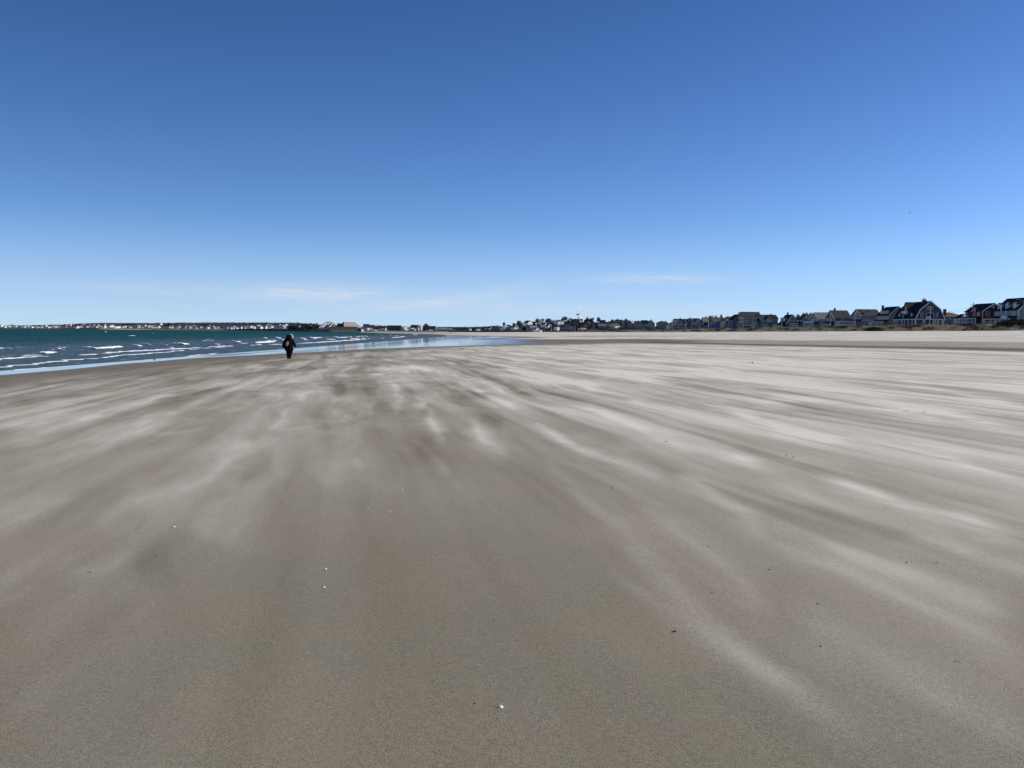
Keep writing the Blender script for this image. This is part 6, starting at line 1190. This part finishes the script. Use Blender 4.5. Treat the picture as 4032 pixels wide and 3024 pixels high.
bgm = NB('patterned_canvas'); bpz = bgm.coord(); bgm.l.new(bgm.mix(bgm.ramp(bgm.noise(bpz, 16, 3), .42, .58), (0.09, 0.06, 0.035, 1), (0.52, 0.43, 0.30, 1)), bgm.b.inputs['Base Color'])
bag = MB().loft([el(0, 0, -.18, .05, .03, 10), el(-.01, -.01, -.13, .10, .06, 10, .008), el(-.02, -.02, 0, .115, .075, 10, .01), el(-.02, -.01, .10, .09, .06, 10, .01), el(.0, 0, .17, .05, .035, 10)]).build('backpack', bgm.m, smooth=True)
bag.location = person.matrix_basis @ Vector((-.06, -.25, 1.05)); bag.scale = (.85, .8, .9); bag.rotation_euler = (0, .28, math.radians(6)); tag(bag, 'small tan patterned bag on the back of the black parka', 'bag')
MB().tube((0, .02, .14), (.17, .12, .30), .012, .012, 5).tube((0, .02, -.15), (.22, .08, -.22), .012, .012, 5).build('strap', black_c, bag)
# distant strollers: specks on the far sand
def stroller(px, py, Y, label):
    p = W(px, py, Y); z = max(float(zbeach(p.x, Y)), SEA_Z); m_ = MB()
    for sg in (-1, 1): m_.loft([el(sg * .1 + .05 * sg, sg * .12, 0, .07, .07, 8), el(sg * .1, 0, .45, .085, .085, 8), el(sg * .08, 0, .85, .11, .11, 8)])
    m_.loft([el(0, 0, .8, .2, .14, 8), el(0, 0, 1.1, .22, .15, 8), el(0, 0, 1.38, .2, .13, 8), el(0, 0, 1.47, .07, .07, 8), el(0, 0, 1.55, .1, .11, 8), el(0, 0, 1.66, .1, .11, 8), el(0, 0, 1.73, .04, .05, 8)])
    for sg in (-1, 1): m_.loft([el(sg * .22, 0, 1.38, .06, .06, 8), el(sg * .28, .03, 1.05, .05, .05, 8), el(sg * .28, .1, .8, .04, .04, 8)])
    tag(m_.build('person', material('far_clothes', (0.02, 0.02, 0.025)), loc=(p.x, Y, z), smooth=True), label, 'person')
stroller(1773, 1314, 640, 'tiny dark figure alone on the far sand'); stroller(1995, 1313.5, 900, 'left of two tiny figures below the boulder wall'); stroller(2001, 1313.5, 905, 'right of two tiny figures below the boulder wall')

# ------------------------------------------------------------------ gulls
gw = material('gull_white', (0.75, 0.75, 0.74), .7, .05, 10.0); gg = material('gull_grey', (0.10, 0.105, 0.115), .7, .1, 10.0); gy_ = material('gull_leg', (0.45, 0.30, 0.12), .6, .1)
def gull(px, py, label, rz, dark=False, sc_=1.0):
    x_, y_ = ground_hit(px, py); z_ = float(zbeach(x_, y_)); r = tag(empty('gull', (x_, y_, z_), rz), label, 'gull', 'gulls on the wet sand'); r.scale = (sc_,) * 3
    def yl(x, zc, ry, rz_): return [(x, ry * math.cos(t), zc + rz_ * math.sin(t)) for t in np.linspace(0, 2 * math.pi, 11)[:-1]]
    MB().loft([yl(-.20, .27, .015, .01), yl(-.12, .25, .05, .04), yl(0, .22, .075, .075), yl(.10, .24, .065, .07), yl(.15, .31, .035, .04), yl(.17, .36, .042, .042), yl(.20, .37, .035, .034), yl(.225, .365, .012, .012)]).build('body', gg if dark else gw, r, smooth=True)
    for sg in (-1, 1):
        MB().loft([[(-.28, sg * .02, .27), (-.28, sg * .03, .265), (-.28, sg * .02, .26)], [(-.1, sg * .055, .30), (-.1, sg * .085, .25), (-.1, sg * .06, .20)], [(.08, sg * .05, .30), (.08, sg * .085, .25), (.08, sg * .06, .20)], [(.13, sg * .05, .27), (.13, sg * .06, .26), (.13, sg * .05, .25)]]).build('wing', gg, r, smooth=True)
        MB().tube((.01, sg * .03, .16), (.0, sg * .03, 0), .008, .006, 5).build('leg', gy_, r)
    MB().tube((.225, 0, .365), (.275, 0, .355), .012, .004, 5).build('beak', gy_, r)
gull(1471, 1358, 'dark backed gull standing on the wet sand right of the walker', .3, True); gull(1583, 1343, 'white gull in the shallows nearest the dark gull', 2.6); gull(1815, 1348, 'white gull standing alone in the long pool', 1.4)
gull(1706, 1328, 'white gull at the far edge of the surf', .5); gull(1777, 1323, 'tiny white gull beside the far dark figure', 2.0); gull(611, 1425, 'small pale gull at the edge of the damp sand left of the walker', 1.0, sc_=.6)
p = W(3582, 838, 160); r = tag(empty('flying_bird', p), 'dark bird flying high above the dune houses', 'bird')
MB().loft([[(-.22, 0, 0), (-.22, .01, .01), (-.22, 0, .02)], [(-.05, -.05, 0), (-.05, .05, .03), (-.05, 0, .06)], [(.12, -.04, 0), (.12, .04, .03), (.12, 0, .06)], [(.24, 0, .02), (.24, .01, .025), (.24, 0, .03)]]).build('body', gg, r, smooth=True)
for sg in (-1, 1): MB().loft([[(.08, sg * .03, .03), (-.06, sg * .03, .03), (0, sg * .03, .05)], [(.10, sg * .25, .12), (-.05, sg * .25, .12), (.02, sg * .25, .135)], [(0, sg * .5, .06), (-.04, sg * .5, .06), (-.02, sg * .5, .065)]]).build('wing', gg, r)

# ------------------------------------------------------------------ shells, pebbles, weed on the sand
shell_w = material('shell_white', (0.80, 0.76, 0.68), .5, .12, 40.0); shell_g = material('shell_grey', (0.46, 0.44, 0.41), .6, .3, 60.0); peb = material('pebble_black', (0.014, 0.012, 0.012), .6, .3, 40.0); weed_m = material('dried_weed', (0.045, 0.036, 0.024), .9, .3, 30.0)
def at_px(px, py): x_, y_ = ground_hit(px, py); return Vector((x_, y_, float(zbeach(x_, y_)) + .004)), math.hypot(x_, y_, EYE) / FPX
def shell_obj(px, py, wpx, hpx, kind, label, rz=0.0):
    p, mpp = at_px(px, py); w_ = wpx * mpp; rr_ = random.Random(int(px)); m_ = MB()
    if kind == 'shell':   # ribbed cupped valve
        rings = []
        for j in range(5):
            t = j / 4; rad_ = math.sin((1 - t) * math.pi / 2) * w_ / 2 + .0004; rings.append([(rad_ * (1 + .06 * math.cos(9 * a)) * math.cos(a), rad_ * .8 * (1 + .06 * math.cos(9 * a)) * math.sin(a) + t * w_ * .18, math.sin(t * math.pi / 2) * w_ * .42) for a in np.linspace(0, 2 * math.pi, 19)[:-1]])
        m_.loft(rings); mat = shell_w
    elif kind == 'razor':
        rings = []
        for j in range(7):
            t = j / 6; r0 = w_ * .09 * (0.55 + .45 * math.sin(t * math.pi)); rings.append([((t - .5) * w_, r0 * math.cos(a) + .05 * w_ * math.sin(t * 3), max(-.002, r0 * .8 * math.sin(a)) + .004) for a in np.linspace(0, 2 * math.pi, 9)[:-1]])
        m_.loft(rings); mat = shell_w
    elif kind == 'weed':
        for j in range(9):
            a = rr_.uniform(0, 6.28); q = Vector((rr_.uniform(-.4, .4) * w_, rr_.uniform(-.2, .2) * w_, .004)); e = q + Vector((math.cos(a) * w_ * .4, math.sin(a) * w_ * .25, rr_.uniform(.0, .22) * w_)); m_.tube(q, e, w_ * .05, w_ * .02, 5)
        mat = weed_m
    else:
        rings = []
        for j in range(5):
            t = j / 4; rad_ = max(.0006, math.sin(t * math.pi) ** .6 * w_ / 2); rings.append([(rad_ * rr_.uniform(.85, 1.15) * math.cos(a), rad_ * .8 * rr_.uniform(.85, 1.15) * math.sin(a), t * w_ * .5 - .002) for a in np.linspace(0, 2 * math.pi, 10)[:-1]])
        m_.loft(rings); mat = peb if kind == 'pebble' else shell_g
    o = m_.build({'shell': 'shell', 'razor': 'razor_shell', 'weed': 'seaweed_scrap', 'pebble': 'pebble', 'grey': 'shell'}[kind], mat, loc=p, smooth=True); o.rotation_euler = (0, 0, rz)
    tag(o, label, {'shell': 'shell', 'razor': 'shell', 'weed': 'seaweed', 'pebble': 'pebble', 'grey': 'shell'}[kind], {'shell': 'shells on the sand', 'razor': 'shells on the sand', 'grey': 'shells on the sand', 'weed': 'weed scraps on the sand', 'pebble': 'pebbles on the sand'}[kind])
BITS = [(1972, 2790, 22, 0, 'shell', 'largest white cupped shell on the sand near the bottom edge', .4), (1275, 2316, 12, 0, 'shell', 'white rounded shell left of centre with a crisp shadow', 0), (1283, 2244, 11, 0, 'shell', 'small white shell just beyond the rounded one', 1), (2473, 2469, 15, 0, 'razor', 'short white curved shell piece right of centre', .2),
 (2652, 2493, 30, 0, 'weed', 'grey dried weed scrap beside the short white shell piece', .2), (3772, 2611, 26, 0, 'razor', 'slim white razor shell at the lower right', -.5), (3573, 2217, 11, 0, 'grey', 'half buried white shell, left of a pair at the right', .3), (3690, 2217, 10, 0, 'grey', 'half buried white shell, right of a pair at the right', -.2), (3958, 2719, 12, 0, 'grey', 'small white shell nearest the lower right corner', .2),
 (3297, 2232, 22, 0, 'razor', 'thin white shell sliver left of the paired shells', -.1), (1870, 2773, 11, 0, 'pebble', 'black pebble left of the largest shell', 0), (2145, 2699, 11, 0, 'pebble', 'black pebble right of the largest shell', 0), (1985, 2622, 8, 0, 'pebble', 'tiny black pebble above the largest shell', 0),
 (350, 2259, 14, 0, 'weed', 'small dark weed scrap on the left sand', .4), (611, 2192, 8, 0, 'pebble', 'tiny dark pebble on the left sand', 0), (2625, 1741, 20, 0, 'weed', 'dark weed scrap in the middle of the pale streak', .1), (3095, 1797, 14, 0, 'weed', 'small dark weed scrap, left of a scattered pair', .6), (3122, 1803, 12, 0, 'weed', 'small dark weed scrap, right of a scattered pair', .2), (3568, 1620, 14, 0, 'weed', 'dark weed scrap on the right, nearer the dune', 0), (3637, 1625, 13, 0, 'weed', 'dark weed scrap right of its twin near the dune', .5), (3117, 1644, 12, 0, 'weed', 'dark weed scrap between two long pale streaks', .3),
 (2260, 1872, 8, 0, 'shell', 'tiny white shell in the centre of the sand', 0), (1448, 2000, 7, 0, 'shell', 'tiny white shell, left of three in the mid sand', 0), (1536, 2018, 7, 0, 'shell', 'tiny white shell, lower of three in the mid sand', 0), (1585, 1930, 8, 0, 'shell', 'tiny white shell, upper of three in the mid sand', 0), (1356, 1643, 8, 0, 'shell', 'tiny white shell in the blown sand below the walker', 0), (3270, 1942, 12, 0, 'razor', 'thin white shell on the right hand streaks', .1), (3107, 2238, 12, 0, 'razor', 'short thin white shell left of the sliver', .1), (2966, 1430, 14, 0, 'shell', 'white fleck of shell far out on the pale sand', 0),
 (1806, 2300, 9, 0, 'pebble', 'small black pebble left of the middle', 0), (1802, 2032, 8, 0, 'pebble', 'tiny black pebble in the mid sand', 0), (1715, 2188, 8, 0, 'pebble', 'tiny black pebble left of centre', 0), (2410, 1925, 10, 0, 'pebble', 'dark speck of pebble right of the central shell', 0), (2803, 2338, 9, 0, 'pebble', 'dark pebble above the weed scrap', 0), (2810, 2558, 8, 0, 'pebble', 'dark pebble below the weed scrap', 0), (3232, 2548, 9, 0, 'pebble', 'dark pebble left of the razor shell', 0), (3220, 2380, 8, 0, 'pebble', 'dark pebble below the shell sliver', 0), (2790, 2156, 8, 0, 'pebble', 'dark pebble at the edge of the wide streak', 0), (685, 2077, 10, 0, 'shell', 'small white shell alone on the left sand', 0), (534, 1432, 12, 0, 'weed', 'dark weed scrap by the water at the left', 0), (3030, 2246, 8, 0, 'pebble', 'dark pebble left of the short thin shell', 0)]
for px, py, w_, _, k, lab, rz in BITS: shell_obj(px, py, w_ * (.9 if k in ('pebble', 'weed') else .85), 0, k, lab, rz)
